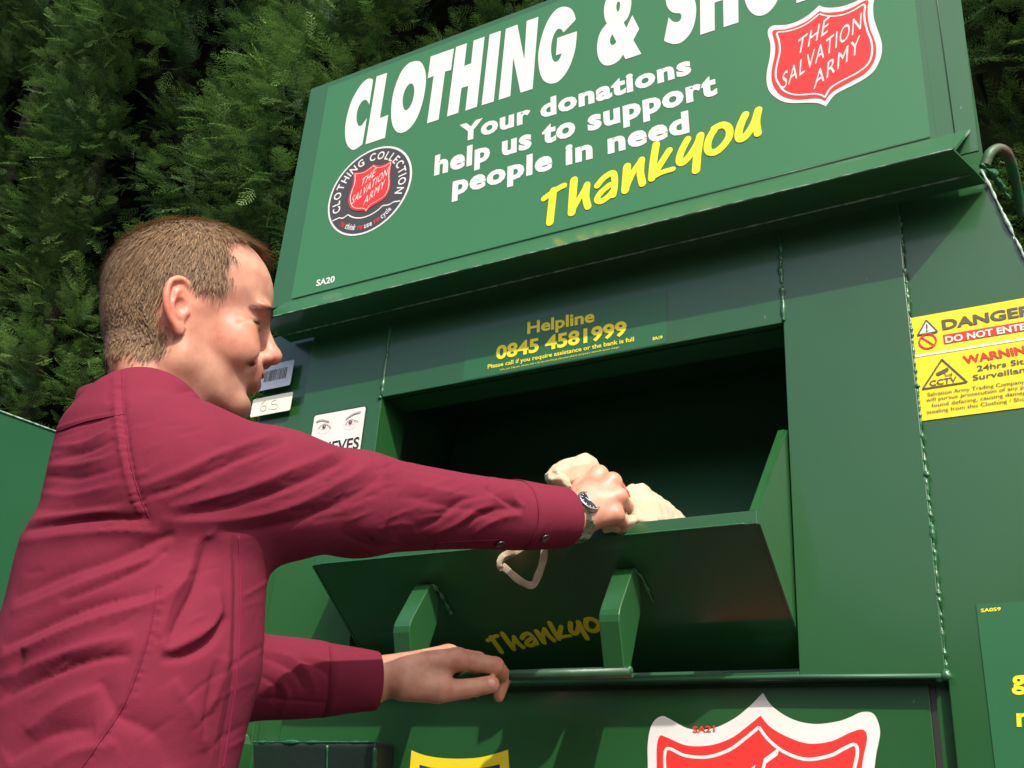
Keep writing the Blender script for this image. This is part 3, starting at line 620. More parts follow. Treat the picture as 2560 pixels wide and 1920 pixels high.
# ------------------------------------------------------------------ implicit-surface modelling of the figure
class Grid:
    def __init__(s, lo, hi, h):
        s.h = h; s.lo = np.array(lo, np.float32); n = np.ceil((np.array(hi) - lo) / h).astype(int) + 1; s.n = n
        s.X = (s.lo[0] + h * np.arange(n[0], dtype=np.float32))[:, None, None]
        s.Y = (s.lo[1] + h * np.arange(n[1], dtype=np.float32))[None, :, None]
        s.Z = (s.lo[2] + h * np.arange(n[2], dtype=np.float32))[None, None, :]
        s.F = np.full(tuple(n), 1e3, np.float32)
    def smin(s, d, k):
        if k <= 0: s.F = np.minimum(s.F, d); return
        h = np.clip(.5 + .5 * (s.F - d) / k, 0, 1); s.F = s.F * (1 - h) + d * h - k * h * (1 - h)
    def smax(s, d, k):     # subtract: d negative inside the cutter
        d = -d
        h = np.clip(.5 - .5 * (s.F - d) / k, 0, 1) if k > 0 else None
        if k <= 0: s.F = np.maximum(s.F, d); return
        s.F = s.F * (1 - h) + d * h + k * h * (1 - h)
    def cone(s, a, b, r1, r2):
        a = np.array(a, np.float32); b = np.array(b, np.float32); ab = b - a; L2 = float(ab @ ab)
        px, py, pz = s.X - a[0], s.Y - a[1], s.Z - a[2]
        t = np.clip((px * ab[0] + py * ab[1] + pz * ab[2]) / L2, 0, 1)
        return np.sqrt((px - t * ab[0]) ** 2 + (py - t * ab[1]) ** 2 + (pz - t * ab[2]) ** 2) - (r1 + (r2 - r1) * t)
    def ell(s, c, r, R=None):
        px, py, pz = s.X - c[0], s.Y - c[1], s.Z - c[2]
        if R is not None:
            R = np.array(R, np.float32)
            px, py, pz = (px * R[0][0] + py * R[0][1] + pz * R[0][2], px * R[1][0] + py * R[1][1] + pz * R[1][2], px * R[2][0] + py * R[2][1] + pz * R[2][2])
        k0 = np.sqrt((px / r[0]) ** 2 + (py / r[1]) ** 2 + (pz / r[2]) ** 2) + 1e-6
        k1 = np.sqrt((px / r[0] ** 2) ** 2 + (py / r[1] ** 2) ** 2 + (pz / r[2] ** 2) ** 2) + 1e-6
        return k0 * (k0 - 1) / k1
    def mesh(s, smooth=1):
        F = s.F; n = s.n
        for sl_ in ((0,), (-1,)):
            F[sl_[0], :, :] = np.maximum(F[sl_[0], :, :], s.h * .5); F[:, sl_[0], :] = np.maximum(F[:, sl_[0], :], s.h * .5); F[:, :, sl_[0]] = np.maximum(F[:, :, sl_[0]], s.h * .5)
        sg = F < 0
        c = [(0,0,0),(1,0,0),(0,1,0),(1,1,0),(0,0,1),(1,0,1),(0,1,1),(1,1,1)]
        sl = lambda A, o: A[o[0]:n[0]-1+o[0], o[1]:n[1]-1+o[1], o[2]:n[2]-1+o[2]]
        cnt = sum(sl(sg, o).astype(np.int8) for o in c); act = (cnt > 0) & (cnt < 8)
        idx = np.argwhere(act); vid = np.full(act.shape, -1, np.int64); vid[act] = np.arange(len(idx))
        vals = [F[idx[:, 0] + o[0], idx[:, 1] + o[1], idx[:, 2] + o[2]] for o in c]
        acc = np.zeros((len(idx), 3)); num = np.zeros(len(idx))
        for i in range(8):
            for j in range(i + 1, 8):
                d = [c[j][k] - c[i][k] for k in range(3)]
                if sum(map(abs, d)) != 1: continue
                a, b_ = vals[i], vals[j]; m = (a < 0) != (b_ < 0); t = np.where(m, a / np.where(m, a - b_, 1), 0)
                for k in range(3): acc[:, k] += np.where(m, c[i][k] + t * d[k], 0)
                num += m
        V = s.lo + s.h * (idx + acc / num[:, None])
        Q = []
        for ax in range(3):
            o = [0, 0, 0]; o[ax] = 1
            a = sg[tuple(slice(0, n[k] - o[k]) for k in range(3))]; b_ = sg[tuple(slice(o[k], n[k]) for k in range(3))]
            e = np.argwhere(a != b_); u, v = (ax + 1) % 3, (ax + 2) % 3
            ok = (e[:, u] > 0) & (e[:, v] > 0) & (e[:, u] < n[u] - 1) & (e[:, v] < n[v] - 1); e = e[ok]
            ins = a[e[:, 0], e[:, 1], e[:, 2]]
            def g(du, dv):
                q = e.copy(); q[:, u] -= du; q[:, v] -= dv; return vid[q[:, 0], q[:, 1], q[:, 2]]
            quad = np.stack([g(1, 1), g(0, 1), g(0, 0), g(1, 0)], 1)
            quad[~ins] = quad[~ins][:, ::-1]; Q.append(quad)
        Q = np.concatenate(Q); Q = Q[(Q >= 0).all(1)]
        for _ in range(smooth): V = lap(V, Q, .5)
        return V, Q
def lap(V, Q, a=.5):
    A = np.zeros_like(V); c = np.zeros(len(V))
    for i in range(4):
        p, q = Q[:, i], Q[:, (i + 1) % 4]
        np.add.at(A, p, V[q]); np.add.at(A, q, V[p]); np.add.at(c, p, 1); np.add.at(c, q, 1)
    return V * (1 - a) + a * A / np.maximum(c, 1)[:, None]
def normals(V, Q):
    nrm = np.cross(V[Q[:, 2]] - V[Q[:, 0]], V[Q[:, 3]] - V[Q[:, 1]]); N = np.zeros_like(V)
    for i in range(4): np.add.at(N, Q[:, i], nrm)
    return N / (np.linalg.norm(N, axis=1)[:, None] + 1e-12)
def to_mesh(name, V, Q):
    me = bpy.data.meshes.new(name); me.vertices.add(len(V)); me.vertices.foreach_set('co', np.ascontiguousarray(V, np.float32).ravel())
    k = Q.shape[1]; me.loops.add(len(Q) * k); me.loops.foreach_set('vertex_index', Q.astype(np.int32).ravel())
    me.polygons.add(len(Q)); me.polygons.foreach_set('loop_start', np.arange(0, len(Q) * k, k, dtype=np.int32)); me.polygons.foreach_set('loop_total', np.full(len(Q), k, np.int32))
    me.update(calc_edges=True); me.validate(); return me
def subdivide(me, levels=1):
    o = bpy.data.objects.new('t', me); COL.objects.link(o); m = o.modifiers.new('s', 'SUBSURF'); m.levels = levels; m.render_levels = levels
    dg = bpy.context.evaluated_depsgraph_get(); out = bpy.data.meshes.new_from_object(o.evaluated_get(dg)); bpy.data.objects.remove(o); return out
def get_VQ(me):
    V = np.empty(len(me.vertices) * 3, np.float32); me.vertices.foreach_get('co', V); Q = np.empty(len(me.loops), np.int32); me.loops.foreach_get('vertex_index', Q)
    return V.reshape(-1, 3).astype(np.float64), Q.reshape(-1, 4)
def proj(V):
    q = (V - CAM) @ M; return np.stack([1280 + FPX * q[:, 0] / -q[:, 2], 960 - FPX * q[:, 1] / -q[:, 2]], 1)
def vcol(me, name, C):
    a = me.color_attributes.new(name, 'FLOAT_COLOR', 'POINT'); C4 = np.ones((len(me.vertices), 4), np.float32); C4[:, :3] = C; a.data.foreach_set('color', C4.ravel())

# ---- pose frame
FW = np.array([.45, .89, 0]); FW /= np.linalg.norm(FW); RT = np.array([FW[1], -FW[0], 0]); UPV = np.array([0, 0, 1.])
# head frame: x forward, y towards the man's right (the camera side), z up
yaw = math.radians(-13.6); pitch = math.radians(6); roll = math.radians(-4)
hf = np.array([FW[0] * math.cos(yaw) - FW[1] * math.sin(yaw), FW[0] * math.sin(yaw) + FW[1] * math.cos(yaw), 0]); hr = np.array([hf[1], -hf[0], 0])
hf3 = hf * math.cos(pitch) + UPV * math.sin(pitch); hu = np.cross(hr, hf3); hr = hr * math.cos(roll) + hu * math.sin(roll); hu = np.cross(hr, hf3); hu /= np.linalg.norm(hu)
HSC = .955; HR = np.stack([hf3, hr, hu], 1)
EAR = np.array([-.893, -.692, 1.634])      # head origin: midpoint between the ears
to_w = lambda L: EAR + (np.asarray(L) * HSC) @ HR.T

# ---- head in its own frame
G = Grid((-.13, -.10, -.20), (.14, .10, .15), .0016)
Yg = G.Y; G.Y = np.abs(G.Y)               # symmetric
G.smin(G.ell((.008, 0, .046), (.094, .077, .084)), 0)
G.smin(G.ell((.038, 0, .050), (.067, .066, .066)), .03)
G.smin(G.ell((.036, 0, -.012), (.060, .060, .066)), .02)
G.smin(G.ell((.064, .040, -.016), (.026, .025, .022)), .016)
G.smin(G.ell((.066, .035, -.036), (.030, .026, .025)), .016)
G.smin(G.cone((.004, .056, .00), (.008, .050, -.058), .019, .016), .02)
G.smin(G.cone((.008, .050, -.058), (.068, .020, -.093), .016, .017), .02)
G.smin(G.ell((.040, 0, -.066), (.048, .044, .034)), .02)
G.smin(G.ell((.075, 0, -.091), (.019, .023, .019)), .014)
G.smin(G.ell((.078, 0, -.050), (.028, .031, .030)), .014)
G.smin(G.ell((.0945, .027, .0215), (.013, .029, .009)), .012)
G.smax(G.ell((.109, .034, .003), (.017, .019, .0105)), .010)
G.smin(G.ell((.0805, .032, .0030), (.0145, .0165, .0115)), .003)      # eye behind nearly closed lids
G.smax(G.ell((.096, .034, .0030), (.010, .015, .0017)), .0008)
for dz_ in (-.007, -.001, .005): G.smax(G.cone((.080, .0545, .002 + dz_ * .5), (.066, .0640, .001 + dz_ * 1.7), .0014, .0008), .003)   # laughter lines

G.smin(G.cone((.096, 0, .020), (.1105, 0, -.016), .0085, .0105), .008)
G.smin(G.ell((.1145, 0, -.0225), (.0125, .0125, .0110)), .006)
G.smin(G.ell((.105, .0125, -.0285), (.0105, .0072, .0085)), .004)
G.smax(G.ell((.110, .0070, -.0375), (.0060, .0035, .0050)), .002)
G.smin(G.cone((.0985, 0, -.0475), (.083, .029, -.0440), .0080, .0042), .005)   # upper lip
G.smin(G.cone((.0955, 0, -.0640), (.083, .024, -.0560), .0076, .0042), .005)   # lower lip
G.smax(G.cone((.107, 0, -.0570), (.077, .041, -.0410), .0040, .0028), .0016)   # smiling mouth line
G.smin(G.ell((.084, 0, -.0545), (.0125, .017, .007)), .0)                      # teeth
G.smax(G.cone((.102, .021, -.021), (.084, .041, -.052), .0034, .0036), .009)  # smile fold
G.smax(G.ell((.094, 0, -.077), (.009, .026, .005)), .010)                      # chin fold
G.smin(G.cone((.006, .0, -.03), (-.020, .0, -.16), .054, .058), .022)
G.smin(G.ell((-.030, 0, -.006), (.048, .050, .048)), .03)         # neck
G.smin(G.cone((-.045, .018, -.05), (.01, .040, -.15), .026, .022), .02)
HV, HQ = G.mesh(1)
# ear, on both sides
def ear():
    E_ = Grid((-.040, .05, -.05), (.042, .115, .055), .0011)
    c, sn = math.cos(.42), math.sin(.42)                                       # rear edge stands off the head
    Rr = [[c, -sn, 0], [sn, c, 0], [0, 0, 1]]
    def L(x, y, z): x, z = x * .93, z * .93; return (x * c + y * sn + .004, -x * sn + y * c + .074, z - .005)
    E_.F = E_.ell(L(-.010, .002, .006), (.0165, .0040, .029), Rr)
    hel = [(.006, .001, .010), (.007, .003, .024), (-.001, .004, .034), (-.013, .005, .035), (-.023, .006, .026), (-.026, .006, .010), (-.023, .005, -.006), (-.016, .004, -.018), (-.008, .002, -.027)]
    hel = cm3(hel, 3)
    for i in range(len(hel) - 1): E_.smin(E_.cone(L(*hel[i]), L(*hel[i + 1]), .0036, .0036), .0022)
    E_.smin(E_.ell(L(-.004, .001, -.0255), (.0078, .0042, .0095), Rr), .003)
    ah = cm3([(-.008, .004, .022), (-.015, .005, .014), (-.016, .005, .002), (-.011, .004, -.010), (-.004, .003, -.014)], 3)
    for i in range(len(ah) - 1): E_.smin(E_.cone(L(*ah[i]), L(*ah[i + 1]), .0027, .0027), .002)
    E_.smax(E_.ell(L(-.006, .008, .001), (.0080, .0075, .0105), Rr), .0015)
    E_.smax(E_.ell(L(-.019, .0085, .014), (.0026, .0045, .014), Rr), .0015)
    E_.smin(E_.ell(L(.004, .002, -.004), (.0035, .0042, .0065), Rr), .0015)
    E_.smin(E_.ell(L(.002, -.010, .004), (.012, .012, .020), Rr), .004)
    return E_.mesh(1)
EV, EQ = ear()
EV2 = EV.copy(); EV2[:, 1] *= -1; EQ2 = EQ[:, ::-1]
parts = [(to_w(HV), HQ), (to_w(EV), EQ), (to_w(EV2), EQ2)]

# ---- joints
RS = at(440, 1210, 1.06); RE = at(900, 1262, 1.20); RW = at(1432, 1296, 1.415)
SPX, SPY = -.862, -.705                                       # spine in plan
LS = np.array([SPX, SPY, 1.42]) - RT * .155 + FW * .055
LW = at(925, 1702, 1.455); LE = at(560, 1690, 1.42)
# ---- hands
def hand(G_, chains, palm, k=.006):
    for (a, b, r1, r2) in palm: G_.smin(G_.cone(a, b, r1, r2), .010)
    for ch in chains:
        pts = ch[0]; r = ch[1]
        for i in range(len(pts) - 1): G_.smin(G_.cone(pts[i], pts[i + 1], r[i], r[i + 1]), k if i == 0 else .0025)
def bb(pts, pad): P = np.array(pts); return P.min(0) - pad, P.max(0) + pad
# right hand, closed over the cloth
m1, m2, m3, m4 = at(1497, 1186, 1.462), at(1530, 1205, 1.445), at(1546, 1243, 1.430), at(1538, 1287, 1.418)
ch = [([m1, at(1525, 1222, 1.50), at(1520, 1262, 1.515), at(1500, 1285, 1.505)], [.0125, .010, .009, .008]),
      ([m2, at(1556, 1238, 1.482), at(1560, 1280, 1.50), at(1540, 1302, 1.495)], [.0125, .0105, .0095, .0085]),
      ([m3, at(1567, 1270, 1.462), at(1568, 1305, 1.480), at(1548, 1322, 1.480)], [.012, .010, .009, .008]),
      ([m4, at(1556, 1306, 1.445), at(1552, 1335, 1.462), at(1532, 1345, 1.465)], [.0112, .009, .008, .007]),
      ([at(1450, 1235, 1.455), at(1465, 1185, 1.485), at(1490, 1200, 1.515), at(1512, 1225, 1.53)], [.016, .013, .011, .009])]
pl = [(RW, m1, .026, .0125), (RW, m2, .026, .013), (RW, m3, .026, .0125), (RW, m4, .024, .0120), (at(1470, 1268, 1.43), at(1520, 1255, 1.437), .026, .018)]
lo_, hi_ = bb([RW, m1, m2, m3, m4] + [p for c in ch for p in c[0]], .04)
G = Grid(lo_, hi_, .0015); hand(G, ch, pl)
fa = RE + (RW - RE) * .55
G.smin(G.cone(fa, RW, .036, .026), .01)
parts.append(G.mesh(1))
# left hand on the grip bar: index over the bar, thumb lying below it
w_ = LW; n1 = at(1143, 1648, 1.465)
ch = [([n1, at(1238, 1664, 1.478), at(1262, 1692, 1.510), at(1247, 1742, 1.512)], [.0135, .0118, .0100, .0078]),
      ([at(1120, 1640, 1.492), at(1195, 1650, 1.515), at(1212, 1690, 1.545), at(1190, 1728, 1.540)], [.0138, .0115, .0105, .009]),
      ([at(1098, 1648, 1.515), at(1150, 1660, 1.545), at(1160, 1700, 1.565), at(1140, 1735, 1.555)], [.013, .011, .010, .0085]),
      ([at(1075, 1660, 1.530), at(1110, 1680, 1.555), at(1115, 1712, 1.570), at(1098, 1740, 1.560)], [.012, .010, .009, .008]),
      ([at(1010, 1712, 1.448), at(1095, 1727, 1.452), at(1165, 1722, 1.462), at(1228, 1711, 1.470)], [.020, .0165, .0128, .0118])]
pl = [(w_, n1, .0265, .0160), (w_, at(1120, 1640, 1.492), .0265, .0160), (w_, at(1098, 1648, 1.515), .0255, .015), (w_, at(1075, 1660, 1.530), .0245, .014), (at(1010, 1700, 1.455), at(1095, 1712, 1.458), .026, .020), (at(1020, 1690, 1.46), at(1100, 1672, 1.48), .026, .020)]
lo_, hi_ = bb([w_] + [p for c in ch for p in c[0]], .045)
G = Grid(lo_, hi_, .0015); hand(G, ch, pl)
fl = LE + (LW - LE) * .6
G.smin(G.cone(fl, LW, .033, .0268), .01)
nail_c = at(1224, 1709, 1.4585)
parts.append(G.mesh(1))
# arms and a slim trunk under the shirt
G = Grid((-1.35, -1.0, .80), (-.5, -.2, 1.66), .007)
sp = lambda z, f=0, r=0: np.array([SPX, SPY, z]) + FW * f + RT * r
G.F = G.cone(sp(1.36, .01), sp(.92, .015), .070, .075)
G.smin(G.cone(sp(1.41, 0, .09), sp(1.40, .03, -.08), .05, .045), .03)
nk = to_w([(-.022, 0, -.10)])[0]
G.smin(G.cone(nk, sp(1.40), .045, .06), .03)
for a, b, r1, r2 in ((RS, RE, .045, .036), (RE, fa, .036, .034), (LS, LE, .040, .034), (LE, fl, .034, .032)): G.smin(G.cone(a, b, r1, r2), .02)
parts.append(G.mesh(2))
man = empty('person', (-.88, -.70, 0), 'man in a burgundy long sleeved shirt posting cloth into the chute', 'person')
off = 0; Vs, Qs = [], []
for V, Q in parts: Vs.append(V); Qs.append(Q + off); off += len(V)
me = to_mesh('body', np.concatenate(Vs), np.concatenate(Qs))
if True:
    o_ = bpy.data.objects.new('t', me); COL.objects.link(o_); md = o_.modifiers.new('r', 'REMESH'); md.mode = 'VOXEL'; md.voxel_size = .0017; md.adaptivity = 0
    dg = bpy.context.evaluated_depsgraph_get(); me = bpy.data.meshes.new_from_object(o_.evaluated_get(dg)); bpy.data.objects.remove(o_)
V = np.empty(len(me.vertices) * 3, np.float32); me.vertices.foreach_get('co', V); V = V.reshape(-1, 3)
Lh = (V - EAR) @ HR / HSC                       # head-frame coordinates of every vertex
def gs(c, r): d = (Lh - np.array(c)) / np.array(r); return np.exp(-(d ** 2).sum(1))
ya = np.abs(Lh[:, 1]); Ls = Lh.copy(); Ls[:, 1] = ya
def gsy(c, r): d = (Ls - np.array(c)) / np.array(r); return np.exp(-(d ** 2).sum(1))
C = np.tile(np.array([.56, .295, .205]), (len(V), 1))
def blend(Cc, w, col): return Cc * (1 - w[:, None]) + np.array(col) * w[:, None]
red = np.clip(gsy((.06, .045, -.02), (.035, .03, .03)) * .8 + gsy((.118, 0, -.026), (.02, .02, .016)) * .9 + gsy((-.004, .090, -.002), (.026, .022, .038)) * 1.5, 0, 1)
C = blend(C, red * .75, (.66, .235, .165))
stub = np.clip(gsy((.06, .03, -.085), (.045, .04, .028)) + .8 * gsy((.098, .0, -.075), (.02, .03, .03)) + .5 * gsy((.02, .055, -.06), (.04, .02, .03)), 0, 1)
C = blend(C, stub * .55, (.33, .215, .155))
lips = np.clip(gsy((.100, .008, -.0565), (.012, .022, .0085)) * 1.2 + gsy((.090, .026, -.0500), (.010, .014, .0050)), 0, 1); C = blend(C, lips * .6, (.46, .17, .135))
brow = np.clip(1.5 * gsy((.101, .030, .0215), (.018, .021, .0048)), 0, 1); C = blend(C, brow * .85, (.13, .075, .045))
lash = np.clip(1.8 * gsy((.092, .036, .0030), (.016, .016, .0026)), 0, 1); C = blend(C, lash * .9, (.07, .035, .025))
teeth = ((Ls[:, 0] > .085) & (Ls[:, 0] < .0975) & (ya < .020) & (np.abs(Lh[:, 2] + .0545 - ya * .25) < .0032)).astype(float); C = blend(C, teeth, (.72, .66, .56))
scalp = np.clip((Lh[:, 2] - .02) * 60, 0, 1) * (Lh[:, 0] < .05)
mole = np.exp(-(((Lh - to_w([0, 0, 0]) * 0 - np.array([.062, .047, -.088])) / .0035) ** 2).sum(1)); C = blend(C, mole * .6, (.42, .15, .10))
hp = proj(V)
hand_m = (hp[:, 0] > 900) & (Lh[:, 0] > .2)
kn = np.zeros(len(V))
for p in (m1, m2, m3, m4, n1, at(1238, 1664, 1.478)): kn += np.exp(-(((V - p) / .016) ** 2).sum(1))
C = blend(C, np.clip(kn, 0, 1) * .45, (.66, .25, .17))
vcol(me, 'skin', C)
def skin_extra(t, b, tc):
    n = t.nodes.new('ShaderNodeTexNoise'); n.inputs['Scale'].default_value = 45; n.inputs['Detail'].default_value = 5; t.links.new(tc.outputs['Object'], n.inputs['Vector'])
    src = b.inputs['Base Color'].links[0].from_socket
    mx = t.nodes.new('ShaderNodeMix'); mx.data_type = 'RGBA'; mx.blend_type = 'MULTIPLY'; mx.inputs[0].default_value = .8
    r = t.nodes.new('ShaderNodeValToRGB'); r.color_ramp.elements[0].position = .3; r.color_ramp.elements[1].position = .65
    r.color_ramp.elements[0].color = (.72, .55, .50, 1); r.color_ramp.elements[1].color = (1.05, 1.02, 1, 1)
    t.links.new(n.outputs[0], r.inputs[0]); t.links.new(src, mx.inputs[6]); t.links.new(r.outputs[0], mx.inputs[7]); t.links.new(mx.outputs[2], b.inputs['Base Color'])
m_skin = mat('skin', (.6, .33, .23), rough=.46, spec=.42, sss=.25, attr='skin', bump=[(420, .25, .0006), (90, .12, .0012)], extra=skin_extra)
body = link('body', me, m_skin, man, smooth=True)
nl = MB(); bm_ = bmesh.new(); bmesh.ops.create_icosphere(bm_, subdivisions=3, radius=1)
ax1 = at(1240, 1709, 1.46) - at(1210, 1713, 1.46); ax1 /= np.linalg.norm(ax1); vz = (CAM - nail_c); vz /= np.linalg.norm(vz); ax2 = np.cross(vz, ax1)
nl.add([nail_c + ax1 * v.co.x * .0072 + ax2 * v.co.y * .0056 + vz * (v.co.z * .0022) for v in bm_.verts], [tuple(v.index for v in f.verts) for f in bm_.faces]); bm_.free()
nl.build('thumb_nail', mat('nail', (.68, .33, .27), rough=.28, spec=.6), man, smooth=True)

# ------------------------------------------------------------------ hair
def lin(a): return a
m_hair = mat('hair', (.2, .13, .08), rough=.6, spec=.18, attr='hair')
Hn = normals(HV, HQ)
def scalp_mask(P, jit=0.0, shrink=0.0):
    rj = np.random.RandomState(3); x, y, z = P[:, 0] + shrink + rj.randn(len(P)) * jit, np.abs(P[:, 1]), P[:, 2] - shrink * .8 + rj.randn(len(P)) * jit
    top = z > .118 + (x - .062) * .9                          # receding front on the crown
    # lower boundary behind and around the ear, rising at the temple
    zb_ = np.where(x < -.012, -.050 + (x + .012) * .45, np.where(x < .006, .040, .030))
    zb_ = np.where(x < -.030, -.050, zb_)
    side = (z > zb_)
    xf = np.interp(z, [-.03, .03, .045, .065, .085, .105, .118, .135], [.010, .034, .040, .042, .038, .040, .060, .066])   # temple line
    centre = np.clip(1 - y / .035, 0, 1)
    xf = xf + np.where(z > .07, centre * .024, 0)
    m = side & (x < xf + .006)
    earhole = ((x - .0) / .027) ** 2 + ((z + .004) / .036) ** 2 < 1
    return m & ~(earhole & (z < .036))
def make_hair():
    rs = np.random.RandomState(11)
    ctr = HV[HQ].mean(1); ok = scalp_mask(ctr, .0055); F_ = HQ[ok]
    area = np.linalg.norm(np.cross(HV[F_[:, 2]] - HV[F_[:, 0]], HV[F_[:, 3]] - HV[F_[:, 1]]), axis=1); pr = area / area.sum()
    n = 30000; pick = rs.choice(len(F_), n, p=pr); w4 = rs.dirichlet([1, 1, 1, 1], n)
    P = (HV[F_[pick]] * w4[:, :, None]).sum(1); N = (Hn[F_[pick]] * w4[:, :, None]).sum(1); N /= np.linalg.norm(N, axis=1)[:, None]
    # comb direction: forward on top, down at the sides and back
    side = np.clip((np.abs(N[:, 1]) - .25) * 1.6, 0, 1); back = np.clip(-N[:, 0], 0, 1)
    D = np.stack([.9 - 1.25 * side * .8 - back * .9 , np.sign(P[:, 1]) * .1 + 0 * side, -.1 - 1.1 * side - 1.0 * back], 1)
    D += rs.randn(n, 3) * .22; D -= N * (D * N).sum(1)[:, None]; D /= np.linalg.norm(D, axis=1)[:, None]
    zt = np.clip((P[:, 2] - .0) / .12, 0, 1); Ln = (.010 + .013 * zt) * rs.uniform(.7, 1.3, n)
    front = (P[:, 0] > .06) & (P[:, 2] > .09); Ln[front] *= 1.25
    lift = np.where(front, .45, .34) * rs.uniform(.7, 1.3, n)
    P0 = P - N * .001; P1 = P + (D * .5 + N * lift[:, None] * .62) * Ln[:, None]; P2 = P + (D * 1.05 + N * lift[:, None] * .75) * Ln[:, None]
    Sd = np.cross(D, N); Sd /= np.linalg.norm(Sd, axis=1)[:, None]; wd = (.00042 * rs.uniform(.7, 1.4, n))[:, None]
    VV = np.stack([P0 - Sd * wd, P0 + Sd * wd, P1 + Sd * wd * .8, P1 - Sd * wd * .8, P2 + Sd * wd * .15, P2 - Sd * wd * .15], 1)
    b_ = np.arange(n)[:, None] * 6; QQ = np.concatenate([b_ + [0, 1, 2, 3], b_ + [3, 2, 4, 5]])
    tone = rs.uniform(.45, 1.45, n)[:, None] * np.array([.225, .143, .082]); top_ = np.clip((P[:, 2] - .08) * 14, 0, 1)[:, None]
    tone = tone * (1 - top_ * .6) + top_ * .6 * np.array([.55, .37, .20]) * rs.uniform(.8, 1.3, n)[:, None]  # top strands blonder, with a sunlit look put into the colour too
    CC = np.repeat(tone, 6, 0)
    # close cap of hair under the strands
    F2_ = HQ[scalp_mask(ctr, .0012, .0085)]; used, inv = np.unique(F2_, return_inverse=True); CV = HV[used] + Hn[used] * (.0028 + .0025 * np.clip(HV[used][:, 2:3] / .1, 0, 1)) + rs.randn(len(used), 1) * .0006 * Hn[used]
    edge = np.zeros(len(used)); cnt = np.bincount(inv.ravel(), minlength=len(used)); CV[cnt < 4] = HV[used][cnt < 4] - Hn[used][cnt < 4] * .001
    CQ = inv.reshape(F2_.shape); VV = VV.reshape(-1, 3)
    allV = np.concatenate([to_w(VV), to_w(CV)]); allQ = np.concatenate([QQ, CQ + len(VV)])
    me = to_mesh('hair', allV, allQ); vcol(me, 'hair', np.concatenate([CC, np.tile([.160, .103, .066], (len(CV), 1)) * rs.uniform(.85, 1.15, (len(CV), 1))]))
    return me
link('hair', make_hair(), m_hair, man, smooth=True)
# eyebrow hairs
from mathutils.bvhtree import BVHTree
hb_tree = BVHTree.FromPolygons([tuple(v) for v in HV], [tuple(q) for q in HQ])
def brow_mesh(sgn):
    rs = np.random.RandomState(2); mb = MB()
    if True:
        for i in range(320):
            t = rs.rand(); y = .012 + .040 * t; z = .0215 + .0060 * math.sin(t * 2.6) - .006 * t + rs.randn() * (.0012 - .0007 * t); dz_ = rs.uniform(-.001, .003) - .003 * t
            a_, b_ = [hb_tree.ray_cast(Vector((.3, sgn * yy_, zz_)), Vector((-1, 0, 0)))[0] for yy_, zz_ in ((y, z), (y + .0045, z + dz_))]
            if a_ is None or b_ is None: continue
            a_ = np.array(a_); b_ = np.array(b_); nf = np.array([.8, sgn * .6, 0]); a_ = a_ + nf * .0003; b_ = b_ + nf * .0012; wv = np.array([0, 0, .00042])
            mb.add([to_w(a_ - wv), to_w(a_ + wv), to_w(b_ + wv * .3), to_w(b_ - wv * .3)], [(0, 1, 2, 3)])
    return mb
m_brow = mat('brow_hair', (.13, .075, .042), rough=.6)
for sg_ in (1, -1): brow_mesh(sg_).build('eyebrow', m_brow, man, recalc=False)
def on_face(y, z, lift=.0004): h_ = hb_tree.ray_cast(Vector((.3, y, z)), Vector((-1, 0, 0)))[0]; return to_w([h_[0] + lift, y + math.copysign(lift, y), z])
m_lash = mat('lash', (.03, .018, .014), rough=.5); m_teeth = mat('teeth', (.72, .66, .56), rough=.25)
for sg_ in (1, -1):
    MB().tube([on_face(sg_ * y, .0032 - .0016 * abs(y - .03) / .018 - .06 * max(0, y - .042)) for y in np.linspace(.018, .050, 14)], [.0003] + [.0010] * 12 + [.0003], seg=6).build('eyelashes', m_lash, man, smooth=True)
MB().tube([to_w([.0905 - 9 * abs(y) ** 2, y, -.0562 + .16 * abs(y) + 3 * y * y]) for y in np.linspace(-.027, .027, 19)], .0030, seg=8).build('teeth', m_teeth, man, smooth=True)

# ------------------------------------------------------------------ shirt
G = Grid((-1.30, -1.04, .90), (-.50, -.16, 1.62), .0048)
def trunk(G_, z0, z1, a, bq, f0, f1):
    """leaning elliptical trunk: axes a (fore-aft) and b (side) given as functions of z"""
    z = np.clip(G_.Z, z0, z1); A = np.interp(z, *a).astype(np.float32); B = np.interp(z, *bq).astype(np.float32); o = np.interp(z, *f0).astype(np.float32); oy = np.interp(z, *f1).astype(np.float32)
    px, py = G_.X - SPX, G_.Y - SPY
    u = px * FW[0] + py * FW[1] - o; v = px * RT[0] + py * RT[1] - oy
    k = np.sqrt((u / A) ** 2 + (np.abs(v) / B) ** 2) ; d = (k - 1) * np.minimum(A, B)
    return np.maximum(d, np.maximum(G_.Z - z1, z0 - G_.Z))
G.F = trunk(G, .90, 1.46, ([.9, 1.1, 1.25, 1.36, 1.42, 1.46], [.120, .110, .122, .120, .098, .07]), ([.9, 1.1, 1.25, 1.36, 1.42, 1.46], [.170, .160, .168, .150, .120, .09]),
            ([.9, 1.1, 1.3, 1.40, 1.46], [.018, .016, .014, .010, -.004]), ([.9, 1.46], [.0, 0.0])).astype(np.float32)
G.smin(G.cone(RS - RT * .03 + np.array([0, 0, .0]), sp(1.487, -.025, .03), .074, .060), .05)
G.smin(G.cone(LS + RT * .02, sp(1.478, -.02, -.02), .066, .062), .05)
nb1 = to_w([(-.038, .0, -.138)])[0]
G.smin(G.cone(sp(1.43, -.01), nb1, .076, .0585), .035)
mid = RS + (RE - RS) * .5
G.smin(G.cone(RS, mid, .080, .064), .022)
G.smin(G.cone(mid, RE, .066, .056), .03)
rc0 = RE + (RW - RE) * .70
G.smin(G.cone(RE, rc0, .056, .044), .02)
G.smin(G.cone(LS, LE, .066, .056), .010)
